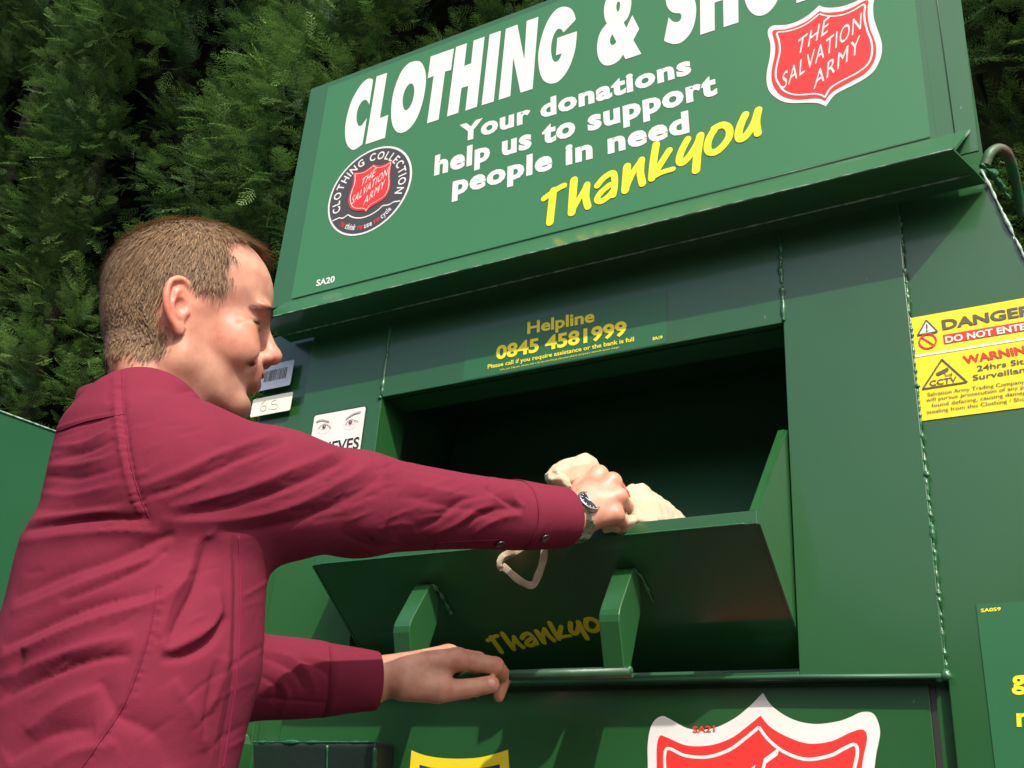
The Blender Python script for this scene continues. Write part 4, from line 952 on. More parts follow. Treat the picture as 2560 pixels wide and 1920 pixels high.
lc0 = LE + (LW - LE) * .62
G.smin(G.cone(LE, lc0, .054, .049), .02)
SV, SQ = G.mesh(2)
sm = subdivide(to_mesh('shirt', SV, SQ), 1); SV, SQ = get_VQ(sm)
SN = normals(SV, SQ)
P2 = proj(SV); vis = np.clip(((CAM - SV) / np.linalg.norm(CAM - SV, axis=1)[:, None] * SN).sum(1) * 2.5 + .25, 0, 1)
depth = np.linalg.norm(SV - CAM, axis=1)
def fold(pts, amp, wid, region=None, asym=0.0):
    """ridge (amp>0) or crease (amp<0) along a line seen in the photo; wid in photo px; asym makes one flank steeper"""
    C = np.array(catmull(pts, closed=False, n=6)); D = np.full(len(SV), 1e9); T = np.zeros(len(SV)); sd_ = np.zeros(len(SV))
    lo, hi = C.min(0) - 3 * wid, C.max(0) + 3 * wid
    s_ = np.where((P2 > lo).all(1) & (P2 < hi).all(1))[0]
    if region is not None: s_ = s_[region[s_]]
    Pp = P2[s_]; best = np.full(len(s_), 1e9); tt = np.zeros(len(s_)); sg_ = np.zeros(len(s_)); n = len(C) - 1
    for i in range(n):
        a, b_ = C[i], C[i + 1]; ab = b_ - a; L2 = ab @ ab + 1e-9; t = np.clip(((Pp - a) @ ab) / L2, 0, 1); dd = Pp - a - t[:, None] * ab; d_ = np.hypot(dd[:, 0], dd[:, 1])
        m_ = d_ < best; best[m_] = d_[m_]; tt[m_] = (i + t[m_]) / n; sg_[m_] = np.sign(ab[0] * dd[m_, 1] - ab[1] * dd[m_, 0])
    taper = np.sin(np.clip(tt, 0, 1) * math.pi) ** .6
    w_ = wid * .85 * (1 + (asym if asym else .35 * np.sign(amp)) * sg_); x = best / w_
    SV[s_] += SN[s_] * (amp * .66 * taper * (.45 * np.exp(-x * x) + .55 * np.exp(-1.9 * x)) * vis[s_])[:, None]
ARM = (P2[:, 0] > 300) & (depth < 1.5)
# sleeve folds
for f_ in [
  ([(330,1225),(450,1180),(560,1130),(700,1085)], .0050, 16), ([(345,1250),(470,1208),(600,1150),(720,1105)], -.0050, 14),
  ([(420,1270),(560,1235),(700,1185),(860,1120)], .0060, 20), ([(430,1296),(600,1262),(740,1215),(880,1140)], -.0065, 18),
  ([(400,1300),(560,1300),(720,1270),(880,1190),(930,1150)], .0050, 22), ([(540,1330),(700,1320),(860,1260),(960,1180)], -.0055, 20),
  ([(330,1010),(430,985),(520,975),(600,1010)], -.0040, 14), ([(330,1045),(440,1010),(560,1010)], .0030, 18),
  ([(640,1075),(760,1100),(850,1150)], .0030, 22),
  ([(900,1150),(950,1200),(965,1290),(930,1350)], .0075, 26), ([(965,1160),(1000,1230),(1010,1300),(990,1360)], -.0060, 22),
  ([(1010,1200),(1090,1225),(1180,1240),(1290,1250)], .0035, 20), ([(1000,1240),(1100,1262),(1200,1280),(1260,1300)], -.0035, 18),
  ([(1040,1330),(1100,1300),(1160,1250),(1230,1240)], -.0060, 16), ([(1070,1345),(1140,1310),(1190,1275),(1240,1262)], .0055, 14),
  ([(1180,1345),(1220,1310),(1270,1290),(1310,1290)], .0050, 12), ([(1150,1330),(1200,1295),(1250,1275),(1305,1275)], -.0055, 11),
  ([(1225,1190),(1260,1215),(1290,1250),(1312,1268)], .0055, 11), ([(1215,1215),(1245,1240),(1280,1262),(1305,1275)], -.0080, 10),
  ([(850,1330),(930,1370),(1020,1370),(1120,1375)], -.0030, 18),
  ([(1000,1170),(1120,1185),(1220,1195)], -.0025, 8),
]: fold(*f_, region=ARM)
TOR = (P2[:, 0] < 680)
for f_ in [
  ([(110,1100),(200,1066),(260,1050),(310,1043)], -.0030, 5), ([(115,1088),(200,1055),(300,1032)], .0022, 7),
  ([(305,905),(306,980),(312,1050),(325,1150),(350,1240),(372,1292)], -.0038, 7), ([(285,920),(290,1000),(296,1060),(308,1150),(335,1245),(352,1290)], .0030, 9),
  ([(130,1120),(200,1110),(270,1080),(300,1062)], .0035, 9), ([(140,1150),(210,1130),(290,1100)], -.0040, 9), ([(120,1165),(200,1160),(305,1125)], .0035, 10),
  ([(100,1190),(200,1195),(315,1165)], -.0035, 10), ([(75,1230),(180,1235),(320,1205)], .0035, 14), ([(70,1270),(190,1275),(335,1250)], -.0025, 13),
  ([(50,1330),(150,1308),(260,1298),(380,1300)], -.0090, 13), ([(45,1355),(160,1335),(300,1325),(400,1330)], .0055, 18), ([(60,1305),(160,1285),(300,1275)], .0045, 14),
  ([(30,1500),(150,1440),(280,1400),(400,1350),(440,1340)], -.0065, 16), ([(25,1530),(160,1475),(300,1425),(420,1385)], .0055, 20),
  ([(150,1505),(260,1465),(360,1420),(420,1375)], -.0060, 11), ([(10,1620),(120,1560),(240,1515),(400,1480)], -.0095, 16), ([(0,1650),(130,1590),(260,1545),(400,1500),(470,1440)], .0080, 20),
  ([(0,1700),(100,1655),(220,1615),(340,1590)], .0060, 20), ([(10,1745),(120,1690),(240,1650),(330,1640)], -.0085, 15), ([(60,1620),(40,1680),(0,1760)], -.0070, 14),
  ([(490,1350),(470,1430),(430,1500),(400,1600)], .0060, 24), ([(520,1340),(500,1420),(480,1480),(440,1560),(420,1620)], -.0085, 20),
  ([(540,1470),(545,1540),(500,1590),(440,1620),(400,1625)], .0085, 22), ([(400,1650),(470,1640),(530,1600),(560,1540)], -.0100, 18),
  ([(385,1460),(370,1560),(340,1660),(300,1760),(240,1850),(190,1930)], .0030, 9), ([(398,1462),(384,1560),(354,1664),(314,1764),(254,1856),(205,1930)], -.0032, 7),
  ([(430,1700),(480,1780),(520,1880)], .0060, 36), ([(250,1700),(300,1790),(390,1840),(420,1930)], -.0060, 34), ([(560,1640),(545,1720),(510,1800)], .0050, 20), ([(540,1650),(520,1740),(505,1850)], -.0045, 14),
  ([(60,1830),(160,1760),(260,1720)], .0070, 34), ([(20,1900),(120,1840),(240,1820)], -.0075, 30), ([(110,1930),(180,1880),(300,1860)], .005, 26),
  ([(585,1340),(590,1500),(580,1700),(545,1930)], -.0040, 9), ([(572,1340),(575,1500),(562,1700),(528,1930)], .0028, 9),
]: fold(*f_, region=TOR)
LARM = (P2[:, 0] > 620) & (P2[:, 1] > 1540)
for f_ in [([(640,1640),(700,1660),(740,1690),(760,1730)], -.0055, 14), ([(660,1625),(730,1645),(775,1685),(790,1735)], .0055, 14), ([(740,1650),(790,1665),(830,1700)], -.0055, 12), ([(700,1700),(720,1740),(700,1780)], .005, 14),
           ([(640,1745),(720,1750),(830,1760)], -.003, 6), ([(770,1640),(840,1660),(870,1700)], .004, 12), ([(650,1690),(690,1720),(680,1760)], -.005, 12)]: fold(*f_, region=LARM)
# gathered puckers along the seams
rs = np.random.RandomState(9)
def pucker(line, n, L, ang, amp):
    C = np.array(catmull(line, closed=False, n=12)); 
    for i in range(n):
        c = C[int((i + .5) / n * (len(C) - 1))]; a = math.radians(ang + rs.uniform(-12, 12)); d_ = np.array([math.cos(a), math.sin(a)]) * L * rs.uniform(.6, 1.1)
        fold([tuple(c - d_ * .3), tuple(c), tuple(c + d_)], amp * rs.uniform(.5, 1.2) * (-1) ** i, 4.5)
pucker([(300,940),(304,1050),(325,1150),(350,1240),(368,1290)], 34, 34, 170, .0022)
pucker([(398,1462),(384,1560),(354,1664),(314,1764),(254,1856),(205,1930)], 44, 22, 20, .0018)
for i in range(42):      # scattered fine creases following the pull of the cloth
    x_, y_ = rs.uniform(40, 600), rs.uniform(1050, 1900); a_ = -.42 - .25 * (y_ - 1300) / 600 + rs.uniform(-.18, .18); L_ = rs.uniform(40, 130)
    fold([(x_, y_), (x_ + L_ * .5, y_ + a_ * L_ * .5 + rs.uniform(-6, 6)), (x_ + L_, y_ + a_ * L_)], rs.choice([-1, 1]) * rs.uniform(.0010, .0024), rs.uniform(5, 9), region=TOR)
for i in range(60):
    x_ = rs.uniform(330, 1230); c_y = 1170 + .12 * (x_ - 440); y_ = c_y + rs.uniform(-90, 110); a_ = -.30 + rs.uniform(-.25, .30); L_ = rs.uniform(35, 110)
    fold([(x_, y_), (x_ + L_ * .5, y_ + a_ * L_ * .5 + rs.uniform(-6, 6)), (x_ + L_, y_ + a_ * L_)], rs.choice([-1, 1]) * rs.uniform(.0008, .0020), rs.uniform(5, 9), region=ARM)
# broad soft unevenness of cloth
ph = rs.uniform(0, 6.28, (14, 1)); kv = rs.randn(14, 3) * 24
SV += SN * (sum(np.sin(SV @ kv[i] + ph[i]) for i in range(14)) * .00055)[:, None]
SV = lap(SV, SQ, .15)
me = to_mesh('shirt', SV, SQ)
def weave(t, b, tc):
    n = t.nodes.new('ShaderNodeTexNoise'); n.inputs['Scale'].default_value = 900; n.inputs['Detail'].default_value = 2; t.links.new(tc.outputs['Object'], n.inputs['Vector'])
    bp = t.nodes.new('ShaderNodeBump'); bp.inputs['Strength'].default_value = .22; bp.inputs['Distance'].default_value = .0006; t.links.new(n.outputs[0], bp.inputs['Height'])
    n2 = t.nodes.new('ShaderNodeTexNoise'); n2.inputs['Scale'].default_value = 26; n2.inputs['Detail'].default_value = 5; n2.inputs['Distortion'].default_value = .7; t.links.new(tc.outputs['Object'], n2.inputs['Vector'])
    b2 = t.nodes.new('ShaderNodeBump'); b2.inputs['Strength'].default_value = .35; b2.inputs['Distance'].default_value = .004; t.links.new(n2.outputs[0], b2.inputs['Height'])
    t.links.new(b2.outputs[0], bp.inputs['Normal']); t.links.new(bp.outputs[0], b.inputs['Normal'])
m_shirt = mat('burgundy_cotton', (.150, .0175, .036), rough=.9, spec=.10, vary=(6, (.175, .0210, .042), .3), extra=weave)
shirt = link('shirt', me, m_shirt, man, smooth=True)
# surface lookup for stitched lines, buttons
from mathutils.bvhtree import BVHTree
bvh = BVHTree.FromPolygons([tuple(v) for v in SV], [tuple(q) for q in SQ])
def hit(px, py, off=.0005):
    d_ = Vector(ray(px, py)).normalized(); loc, nrm, i, dist = bvh.ray_cast(Vector(CAM), d_)
    if loc is None: return None
    return np.array(loc) + np.array(nrm) * off, np.array(nrm)
def seam(pts, r=.0006, name='seam', mt=None, off=.0002):
    C = catmull(pts, closed=False, n=10); P = [hit(*c, off) for c in C]; P = [p[0] for p in P if p is not None]
    if len(P) > 3: MB().tube(P, r, seg=6).build(name, mt or m_seam, shirt, smooth=True)
m_seam = mat('burgundy_seam', (.17, .016, .045), rough=.9, spec=.1)
seam([(110,1092),(200,1058),(260,1044),(312,1036)]); seam([(304,925),(306,980),(312,1050),(325,1150),(350,1240),(372,1292)])
seam([(392,1462),(378,1560),(348,1664),(308,1764),(248,1856),(200,1925)], .0006)
seam([(1085,1375),(1095,1358),(1180,1352),(1245,1350)], .0007)
seam([(596,1340),(600,1500),(590,1700),(556,1925)], .0010)
# cuffs: open bands
def cuff(c0, c1, r0, r1, squash=1.0, th=.0022, name='cuff', seed=0):
    c0, c1 = np.array(c0), np.array(c1); ax = c1 - c0; L = np.linalg.norm(ax); ax /= L; u = np.cross(ax, [0, 0, 1.]); u /= np.linalg.norm(u); v = np.cross(u, ax); rs = np.random.RandomState(seed)
    N_ = 40; K = 7; prof = [(t * L, r0 + (r1 - r0) * t) for t in np.linspace(0, 1, K)]
    prof = prof + [(L + .0012, r1 - th * .5)] + [(t * L, r0 + (r1 - r0) * t - th) for t in np.linspace(1, 0, K)]
    vs = []; ph_ = rs.uniform(0, 6.28, 3)
    for s_, r in prof:
        for a in range(N_):
            t = 2 * math.pi * a / N_; rr_ = r * (1 + .02 * math.sin(2 * t + ph_[0]) + .012 * math.sin(3 * t + ph_[1] + s_ * 60))
            vs.append(c0 + ax * s_ + u * rr_ * math.cos(t) * squash + v * rr_ * math.sin(t))
    m_ = len(prof); fs = [(i * N_ + a, i * N_ + (a + 1) % N_, ((i + 1) % m_) * N_ + (a + 1) % N_, ((i + 1) % m_) * N_ + a) for i in range(m_) for a in range(N_)]
    return MB().add(vs, fs).build(name, m_shirt, shirt, smooth=True)
rax = (RW - RE) / np.linalg.norm(RW - RE)
c_start = RE + (RW - RE) * .69; c_end = RE + (RW - RE) * .94
cuff(c_start, c_end, .0458, .0415, th=.0016, seed=1)
lax = (LW - LE) / np.linalg.norm(LW - LE)
cuff(LE + (LW - LE) * .66, LE + (LW - LE) * 1.04, .0485, .0385, th=.0016, seed=2)
# buttons on the right cuff and sleeve opening
m_button = mat('dark_button', (.02, .018, .025), rough=.3, spec=.6)
cb = BVHTree.FromObject([o for o in COL.objects if o.name.startswith('cuff')][0], bpy.context.evaluated_depsgraph_get())
for px, py, use in ((1361, 1344, 'c'), (1249, 1358, 's')):
    h_ = hit(px, py, .001)
    if use == 'c':
        co = [o for o in COL.objects if o.name.startswith('cuff')][0]
        loc, nrm, i_, ds = cb.ray_cast(Vector(CAM) - co.location, Vector(ray(px, py)).normalized())
        if loc is not None:
            nv = np.array(nrm); nv = nv if nv @ (CAM - np.array(loc + co.location)) > 0 else -nv
            h_ = (np.array(loc + co.location) + nv * .001, nv)
    if h_ is None: continue
    p, nn = h_; u = np.cross(nn, [0, 0, 1.]); u /= np.linalg.norm(u); v = np.cross(nn, u); bt = MB(); K = 20
    rings = [(.0, .0058), (.0014, .0062), (.0022, .0054), (.0017, .0042), (.0016, .001)]
    vs = [p + nn * hgt + (u * math.cos(2 * math.pi * a / K) + v * math.sin(2 * math.pi * a / K)) * r for hgt, r in rings for a in range(K)]
    fs = [(i * K + a, i * K + (a + 1) % K, (i + 1) * K + (a + 1) % K, (i + 1) * K + a) for i in range(len(rings) - 1) for a in range(K)]
    bt.add(vs, fs).build('button', m_button, shirt, smooth=True)
# collar band round the neck
nc0 = to_w([(-.036, 0, -.135)])[0]; nc1 = to_w([(-.032, 0, -.092)])[0]
ca = (nc1 - nc0) / np.linalg.norm(nc1 - nc0)
cuff(nc0 - ca * .022, nc1 - ca * .006, .0700, .0655, th=.003, name='collar', seed=4)

# ------------------------------------------------------------------ trousers and shoes (below the frame)
G = Grid((-1.25, -1.0, .02), (-.55, -.35, 1.02), .010)
G.F = trunk(G, .84, .99, ([.8, 1.], [.105, .115]), ([.8, 1.], [.165, .160]), ([.8, 1.], [0, 0]), ([.8, 1.], [0, 0])).astype(np.float32)
for s_ in (1, -1):
    hp_, kn_, an_ = sp(.86, 0, .085 * s_), sp(.50, .03 * s_, .10 * s_), sp(.10, -.01 + .05 * s_, .11 * s_)
    G.smin(G.cone(hp_, kn_, .088, .068), .03); G.smin(G.cone(kn_, an_, .068, .055), .02)
V, Q = G.mesh(2); link('trousers', to_mesh('trousers', V, Q), mat('dark_trousers', (.03, .032, .04), rough=.85), man, smooth=True)
for s_ in (1, -1):
    G = Grid(sp(.0, -.1, .11 * s_) - .2, sp(.0, .1, .11 * s_) + .25, .008); a_ = sp(.035, -.05 + .05 * s_, .11 * s_)
    G.F = G.cone(a_, a_ + FW * .19, .042, .036); G.smin(G.cone(a_ + [0, 0, .0], a_ + np.array([0, 0, .07]), .042, .04), .02); G.F = np.maximum(G.F, -(G.Z - .002) + 0 * G.F)
    V, Q = G.mesh(1); link('shoe', to_mesh('shoe', V, Q), mat('black_leather', (.015, .013, .012), rough=.3), man, smooth=True)

# ------------------------------------------------------------------ wristwatch
wa = rax; m_steel = mat('brushed_steel', (.42, .42, .38), rough=.32, metal=1.0); m_dial = mat('watch_dial', (.012, .018, .030), rough=.15, spec=.8, coat=.5)
wc = RW + rax * .003; vw = (CAM - wc) / np.linalg.norm(CAM - wc)
upw = UPV - wa * (UPV @ wa); upw /= np.linalg.norm(upw); sdw = np.cross(wa, upw)     # sdw: sideways of the wrist
if sdw @ vw < 0: sdw = -sdw
watch = empty('wristwatch', tuple(wc), 'steel bracelet watch with dark dial on the right wrist', 'watch'); watch.parent = None
br = MB(); rA, rB = .0315, .0315
for i in range(22):
    t = 2 * math.pi * (i + .5) / 22; n_ = upw * math.sin(t) + sdw * math.cos(t); tg_ = upw * math.cos(t) - sdw * math.sin(t); c = wc + n_ * rA; hw_ = .0092; hl = .0041; ht = .0013
    for k0, k1 in ((-1, -.38), (-.34, .34), (.38, 1)):
        dlt = tg_ * (.0016 if k0 == -.34 else 0)
        q = [c + dlt + wa * hw_ * k_ + tg_ * hl * s1 + n_ * ht * s2 for s2 in (-1, 1) for k_, s1 in ((k0, -1), (k1, -1), (k1, 1), (k0, 1))]
        br.add(q, [(0, 3, 2, 1), (4, 5, 6, 7), (0, 1, 5, 4), (1, 2, 6, 5), (2, 3, 7, 6), (3, 0, 4, 7)])
br.build('bracelet', m_steel, watch, bevel=.0003)
dn = (upw * .50 + sdw * .86); dn /= np.linalg.norm(dn); dc = wc + dn * .0320; t1 = wa; t2 = np.cross(dn, wa)
def ringmesh(rings, K=36):
    vs = [dc + dn * h_ + (t1 * math.cos(2 * math.pi * a / K) + t2 * math.sin(2 * math.pi * a / K)) * r for h_, r in rings for a in range(K)]
    fs = [(i * K + a, i * K + (a + 1) % K, (i + 1) * K + (a + 1) % K, (i + 1) * K + a) for i in range(len(rings) - 1) for a in range(K)]
    return MB().add(vs, fs)
ringmesh([(-.004, .0150), (.002, .0170), (.0046, .0165), (.0058, .0148), (.0046, .0138), (.0040, .0138)]).build('case', m_steel, watch, smooth=True)
K = 36; dd_ = MB(); dd_.add([dc + dn * .0044 + (t1 * math.cos(2 * math.pi * a / K) + t2 * math.sin(2 * math.pi * a / K)) * .0141 for a in range(K)], [tuple(range(K))])
dial = dd_.build('dial', m_dial, watch)
hn = MB()
for a_, L_, w_2 in ((.6, .010, .0007), (2.4, .007, .0009)):
    e = t1 * math.cos(a_) + t2 * math.sin(a_); s2 = np.cross(dn, e); hn.add([dc + dn * .0049 - s2 * w_2, dc + dn * .0049 + s2 * w_2, dc + dn * .0049 + e * L_ + s2 * w_2 * .4, dc + dn * .0049 + e * L_ - s2 * w_2 * .4], [(0, 1, 2, 3)])
for k_ in range(12):
    a_ = k_ * math.pi / 6; e = t1 * math.cos(a_) + t2 * math.sin(a_); s2 = np.cross(dn, e); hn.add([dc + dn * .0048 + e * .0108 - s2 * .0005, dc + dn * .0048 + e * .0108 + s2 * .0005, dc + dn * .0048 + e * .0130 + s2 * .0005, dc + dn * .0048 + e * .0130 - s2 * .0005], [(0, 1, 2, 3)])
hn.build('hands_and_markers', mat('lume', (.7, .75, .72), rough=.4), dial)

# ------------------------------------------------------------------ canvas bag in the right hand
m_canvas = mat('cream_canvas', (.44, .365, .25), rough=.9, spec=.1, vary=(8, (.50, .43, .31), .3), bump=[(700, .3, .0008), (38, .35, .004)])
bag = empty('canvas_bag', tuple(at(1540, 1250, 1.50)), 'cream canvas shopping bag crumpled in the hand over the chute door', 'bag')
def sheetmesh(rows, th=.003, sub=2, wr=.0015, seed=0):
    """cloth sheet from a grid of 3-D points, smoothed and thickened"""
    R = len(rows); Cn = len(rows[0]); V = np.array([p for r in rows for p in r], float)
    Q = np.array([(i * Cn + j, i * Cn + j + 1, (i + 1) * Cn + j + 1, (i + 1) * Cn + j) for i in range(R - 1) for j in range(Cn - 1)])
    me = to_mesh('s', V, Q); o = bpy.data.objects.new('t', me); COL.objects.link(o)
    a = o.modifiers.new('s', 'SUBSURF'); a.levels = 3; a.subdivision_type = 'SIMPLE'
    b_ = o.modifiers.new('w', 'DISPLACE'); tx = bpy.data.textures.new('cl', 'CLOUDS'); tx.noise_scale = .022; b_.texture = tx; b_.strength = wr * 3; b_.mid_level = .5; b_.texture_coords = 'LOCAL'
    a.levels = 4; o.modifiers.remove(b_)
    dg = bpy.context.evaluated_depsgraph_get(); m1_ = bpy.data.meshes.new_from_object(o.evaluated_get(dg)); bpy.data.objects.remove(o)
    V_, Q_ = get_VQ(m1_)
    for _ in range(3): V_ = lap(V_, Q_, .5)
    N_ = normals(V_, Q_); rr_ = np.random.RandomState(seed + 40); d_ = np.zeros(len(V_))
    k0_ = M[:, 0] + .5 * rr_.randn(3); k0_ /= np.linalg.norm(k0_)
    for i in range(3):      # a few drawn-up folds, mostly running the same way
        k_ = k0_ + rr_.randn(3) * .22; k_ *= rr_.uniform(60, 210) / np.linalg.norm(k_); wv = rr_.randn(3) * 25
        d_ += (1 - 2 * np.abs(np.sin(V_ @ k_ + rr_.uniform(0, 6) + .7 * np.sin(V_ @ wv))) ** .8) * .0007 * 130 / np.linalg.norm(k_)
    V_ = V_ + N_ * d_[:, None]
    o = bpy.data.objects.new('t', to_mesh('s', V_, Q_)); COL.objects.link(o); c = o.modifiers.new('th', 'SOLIDIFY'); c.thickness = th * .6
    dg = bpy.context.evaluated_depsgraph_get(); out = bpy.data.meshes.new_from_object(o.evaluated_get(dg)); bpy.data.objects.remove(o); return out
A_ = at
# bulk hanging into the chute on the right of the hand
rows = [[A_(1545,1235,1.485), A_(1580,1212,1.500), A_(1605,1212,1.515), A_(1650,1245,1.56), A_(1700,1285,1.60), A_(1745,1320,1.63)],
        [A_(1552,1262,1.470), A_(1588,1250,1.468), A_(1628,1252,1.480), A_(1668,1272,1.52), A_(1705,1300,1.55), A_(1740,1335,1.58)],
        [A_(1558,1290,1.465), A_(1590,1292,1.455), A_(1630,1296,1.460), A_(1668,1304,1.49), A_(1700,1325,1.52), A_(1735,1350,1.55)],
        [A_(1562,1325,1.475), A_(1592,1335,1.468), A_(1630,1338,1.470), A_(1668,1342,1.49), A_(1700,1352,1.52), A_(1730,1370,1.55)]]
link('bag_body', sheetmesh(rows, .004, seed=1), m_canvas, bag, smooth=True)
rows = [[A_(1555,1300,1.455), A_(1575,1290,1.450), A_(1600,1288,1.452), A_(1640,1300,1.46)], [A_(1552,1318,1.452), A_(1572,1306,1.444), A_(1600,1300,1.446), A_(1645,1312,1.455)], [A_(1548,1335,1.458), A_(1568,1330,1.452), A_(1600,1325,1.455), A_(1640,1335,1.465)]]
link('fold', sheetmesh(rows, .004, seed=2), m_canvas, bag, smooth=True)
# upper left flap rising behind the hand
rows = [[A_(1362,1190,1.475), A_(1385,1165,1.485), A_(1425,1148,1.49), A_(1465,1136,1.495), A_(1485,1150,1.51), A_(1500,1180,1.53)],
        [A_(1370,1205,1.462), A_(1398,1180,1.462), A_(1435,1165,1.468), A_(1470,1160,1.475), A_(1495,1175,1.50), A_(1510,1200,1.53)],
        [A_(1375,1222,1.465), A_(1410,1206,1.460), A_(1445,1196,1.465), A_(1480,1190,1.475), A_(1505,1205,1.50), A_(1520,1225,1.53)],
        [A_(1382,1245,1.475), A_(1415,1240,1.470), A_(1450,1235,1.475), A_(1490,1230,1.49), A_(1515,1235,1.51), A_(1530,1250,1.54)]]
link('flap', sheetmesh(rows, .004, seed=3), m_canvas, bag, smooth=True)
rows = [[A_(1362,1188,1.474), A_(1372,1182,1.458), A_(1392,1176,1.452), A_(1408,1188,1.458)], [A_(1364,1200,1.470), A_(1376,1198,1.448), A_(1402,1196,1.446), A_(1420,1204,1.455)], [A_(1374,1218,1.470), A_(1388,1214,1.455), A_(1412,1212,1.450), A_(1430,1222,1.458)]]
link('fold', sheetmesh(rows, .003, seed=4), m_canvas, bag, smooth=True)
# little point of cloth below the fingers
rows = [[A_(1510,1310,1.440), A_(1530,1306,1.436), A_(1552,1290,1.440), A_(1562,1278,1.450)], [A_(1505,1318,1.445), A_(1535,1316,1.438), A_(1560,1308,1.442), A_(1566,1300,1.452)], [A_(1510,1326,1.455), A_(1538,1326,1.450), A_(1562,1326,1.452), A_(1568,1320,1.462)]]
link('fold', sheetmesh(rows, .003, seed=5), m_canvas, bag, smooth=True)
# strap: hangs over the door edge in an open loop
def ribbon(pts, wdt, th=.0007, twist=0):
    P = cm3(pts, 8); n = len(P); V = []; 
    for i, p in enumerate(P):
        t = P[min(i + 1, n - 1)] - P[max(i - 1, 0)]; t /= np.linalg.norm(t); vv = CAM - p; vv /= np.linalg.norm(vv)
        s2 = np.cross(t, vv); s2 /= np.linalg.norm(s2); a = twist * math.sin(i * .55) ; s2 = s2 * math.cos(a) + vv * math.sin(a); w2 = wdt * (1 + .07 * math.sin(i * .7)); n2 = np.cross(s2, t); n2 /= np.linalg.norm(n2)
        V += [p - s2 * w2 / 2, p + n2 * th * 1.2, p + s2 * w2 / 2, p - n2 * th]
    fs = [(i * 4 + a, i * 4 + (a + 1) % 4, (i + 1) * 4 + (a + 1) % 4, (i + 1) * 4 + a) for i in range(n - 1) for a in range(4)] + [(3, 2, 1, 0), tuple(range(n * 4 - 4, n * 4))]
    return MB().add(V, fs)
dS = 1.462
st_ = [A_(1340,1350,1.455), A_(1300,1372,dS), A_(1262,1392,dS), A_(1250,1408,dS), A_(1268,1425,dS), A_(1300,1452,dS), A_(1330,1463,dS), A_(1345,1440,dS), A_(1358,1400,dS), A_(1362,1362,1.458), A_(1375,1340,1.458)]
sb = ribbon(st_, .0150, twist=.15).build('strap', m_canvas, bag, smooth=True)
sb.modifiers.new('s', 'SUBSURF').levels = 2; sb.modifiers['s'].render_levels = 2
kn_ = ribbon([A_(1290,1378,dS - .002), A_(1258,1388,dS - .004), A_(1248,1412,dS - .004), A_(1256,1424,dS)], .012, twist=.3).build('strap', m_canvas, bag, smooth=True); kn_.modifiers.new('s', 'SUBSURF').levels = 2
rb = MB(); rb.add([A_(1560,1228,1.468), A_(1570,1226,1.466), A_(1577,1243,1.460), A_(1566,1246,1.461)], [(0, 1, 2, 3)]); rb.build('red_tag', m_red, bag, recalc=False)
# ------------------------------------------------------------------ conifer hedge behind the banks
rs = np.random.RandomState(21)
def spray(seed, n=8, L=1.0):
    """flat feathery conifer spray in its own frame, x = along, y = across; leaf-scale shoots as slim diamonds"""
    r_ = np.random.RandomState(seed); V, F = [], []
    def dia(p, d, ln, w, nz=0):
        p = np.array(p); d = np.array(d) / np.linalg.norm(d); s_ = np.array([-d[1], d[0], r_.uniform(-.5, .5)]); s_ /= np.linalg.norm(s_); k = len(V)
        V.extend([p, p + d * ln * .45 + s_ * w, p + d * ln, p + d * ln * .45 - s_ * w]); F.append((k, k + 1, k + 2, k + 3))
    for i in range(n):
        t = (i + .5) / n; c = np.array([t, .06 * math.sin(3 * t), -.14 * t * t]); ln = .40 * (1 - t) ** .7 * (.5 + min(t * 4, 1) * .5) + .05
        dia(c, (1, .1, -.28 * t), .12, .013)
        for sg in (1, -1):
            a = math.radians(sg * r_.uniform(38, 52)); d_ = np.array([math.cos(a), math.sin(a), r_.uniform(-.18, .12)])
            m = max(2, int(ln / .065))
            for j in range(m):
                u = (j + .3) / m; q = c + d_ * ln * u; dia(q, d_, ln / m * 1.5, .012)
                for s2 in ((1,) if j % 2 == 0 else (-1,)):
                    a2 = a + math.radians(s2 * r_.uniform(28, 45)); dia(q, (math.cos(a2), math.sin(a2), r_.uniform(-.3, .2)), .085 * (1.15 - u) + .02, .012)
    return np.array(V), np.array(F)
TPL = [spray(s_) for s_ in range(6)]
# clumps over an uneven hedge face
HY = 1.9
def face_y(x, z): return HY + .22 * math.sin(1.3 * x + .7 * z) + .18 * math.sin(2.9 * x - 1.7 * z + 1) + .10 * math.sin(5.1 * x + 3.3 * z) - .10 * (z - 2)
Vall, Fall, Call = [], [], []; off = 0; cnt = 0
def in_view(p, m=500):
    q = (np.array(p) - CAM) @ M
    if q[2] >= 0: return False
    x = 1280 + FPX * q[0] / -q[2]; y = 960 - FPX * q[1] / -q[2]; return -m < x < 2560 + m and -m < y < 1920 + m
clumps = []
for _ in range(4000):
    x, z = rs.uniform(-7.5, 1.6), rs.uniform(.3, 7.6)
    if all((x - c[0]) ** 2 + (z - c[2]) ** 2 > (.15) ** 2 for c in clumps[-900:]): clumps.append((x, face_y(x, z) + rs.uniform(-.16, .30), z, rs.uniform(.12, .30), rs.uniform(.0, 1)))
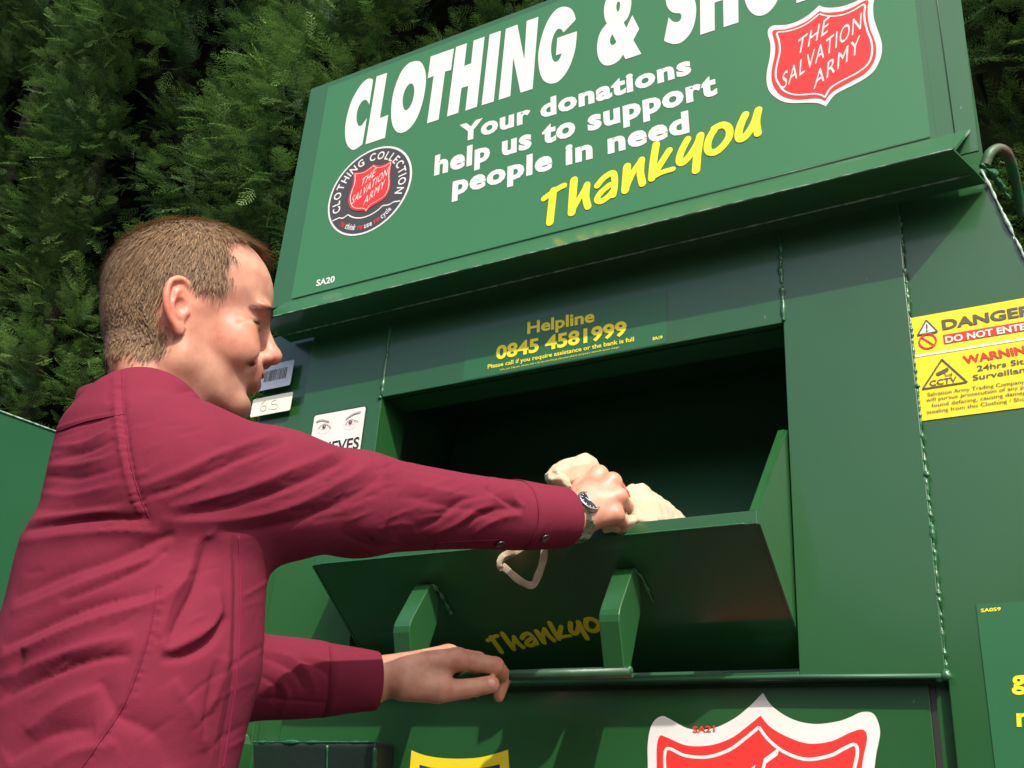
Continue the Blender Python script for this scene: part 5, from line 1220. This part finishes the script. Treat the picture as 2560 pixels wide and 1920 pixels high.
for cx_, cy_, cz_, cr, tone in clumps:
    tone = tone * .85 + .55 * max(0, 1 - ((cx_ + 5.2) / .9) ** 2 - ((cz_ - 3.6) / .55) ** 2)      # brighter clumps low on the left
    if not in_view((cx_, cy_, cz_), 450): continue
    q_ = (np.array((cx_, cy_, cz_)) - CAM) @ M; hx, hy = 1280 + FPX * q_[0] / -q_[2], 960 - FPX * q_[1] / -q_[2]
    if 1050 < hx < 2200 and hy > 480 - .36 * (hx - 777) + 60: continue          # wholly hidden by the bank from anywhere near
    # main tilt of a branch tip: outwards and upwards
    bd_ = np.array([rs.uniform(-.8, .8), -1.0, rs.uniform(-.1, .9)]); bd_ /= np.linalg.norm(bd_)
    for k in range(int(24 + cr * 80)):
        th = rs.randn(3) * .75; d_ = bd_ + th * .75; d_ /= np.linalg.norm(d_)
        if d_[1] > .35: d_[1] *= -1
        base = np.array([cx_, cy_, cz_]) + d_ * cr * (rad := rs.uniform(.0, 1.0)) + rs.randn(3) * .035
        ln = rs.uniform(.07, .15); nn = np.array([rs.uniform(-.5, .5), rs.uniform(-.7, .2), 1.0]); s_ = np.cross(nn, d_); s_ /= np.linalg.norm(s_); n2 = np.cross(d_, s_)
        V0, F0_ = TPL[rs.randint(6)]
        V1 = base + (V0[:, :1] * d_ + V0[:, 1:2] * s_ + V0[:, 2:3] * n2) * ln
        Vall.append(V1.astype(np.float32)); Fall.append(F0_ + off); off += len(V1); cnt += 1
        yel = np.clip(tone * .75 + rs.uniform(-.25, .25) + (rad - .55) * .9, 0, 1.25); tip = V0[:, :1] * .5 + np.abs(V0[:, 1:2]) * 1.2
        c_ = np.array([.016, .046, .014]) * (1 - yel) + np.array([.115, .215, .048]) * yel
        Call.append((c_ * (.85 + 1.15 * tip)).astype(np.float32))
Vh = np.concatenate(Vall); Fh = np.concatenate(Fall); Ch = np.concatenate(Call)
print('hedge sprays', cnt, 'faces', len(Fh), 'clumps', len(clumps), flush=True)
hedge = empty('conifer_hedge', (-2.5, 2.2, 0), 'tall dark green conifer hedge filling the background behind the banks', 'hedge')
me = to_mesh('foliage', Vh, Fh); vcol(me, 'leaf', Ch)
def leaf_extra(t, b, tc):
    b.inputs['Transmission Weight'].default_value = 0
    tr = t.nodes.new('ShaderNodeBsdfTranslucent'); mx = t.nodes.new('ShaderNodeMixShader'); mx.inputs[0].default_value = .28
    a = [n for n in t.nodes if n.type == 'ATTRIBUTE'][0]; t.links.new(a.outputs['Color'], tr.inputs[0])
    t.links.new(b.outputs[0], mx.inputs[1]); t.links.new(tr.outputs[0], mx.inputs[2]); t.links.new(mx.outputs[0], t.nodes['Material Output'].inputs[0])
m_leaf = mat('conifer_leaf', (.04, .08, .02), rough=.55, spec=.3, attr='leaf', extra=leaf_extra)
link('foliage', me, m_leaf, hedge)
# rough backing sheet, the hedge's inner shade painted near-black, and stems
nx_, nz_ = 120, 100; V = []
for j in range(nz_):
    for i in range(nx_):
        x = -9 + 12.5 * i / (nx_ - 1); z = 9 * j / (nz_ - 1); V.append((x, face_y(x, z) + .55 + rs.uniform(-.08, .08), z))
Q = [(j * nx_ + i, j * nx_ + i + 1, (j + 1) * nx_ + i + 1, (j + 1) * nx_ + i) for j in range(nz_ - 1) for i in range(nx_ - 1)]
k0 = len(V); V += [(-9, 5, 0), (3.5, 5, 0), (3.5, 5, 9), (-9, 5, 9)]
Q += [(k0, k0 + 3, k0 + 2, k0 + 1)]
link('shade_backing', to_mesh('shade_backing', np.array(V), np.array(Q)), mat('shade_backing', (.003, .004, .002), rough=1.0, spec=0, vary=(9, (.006, .008, .004), .2)), hedge)
for i, x in enumerate(np.arange(-7, 2.4, 1.1)):
    st = MB(); yy = face_y(x, 2) + .30
    st.tube(cm3([(x, yy + .2, 0), (x + .05, yy + .15, 1.8), (x - .04, yy + .12, 3.6), (x + .03, yy + .1, 5.6), (x, yy + .1, 8)], 6), list(np.linspace(.09, .03, 25)), seg=9)
    st.build('trunk', mat('bark', (.030, .021, .014), rough=.95) if i == 0 else bpy.data.materials['bark'], hedge, smooth=True)
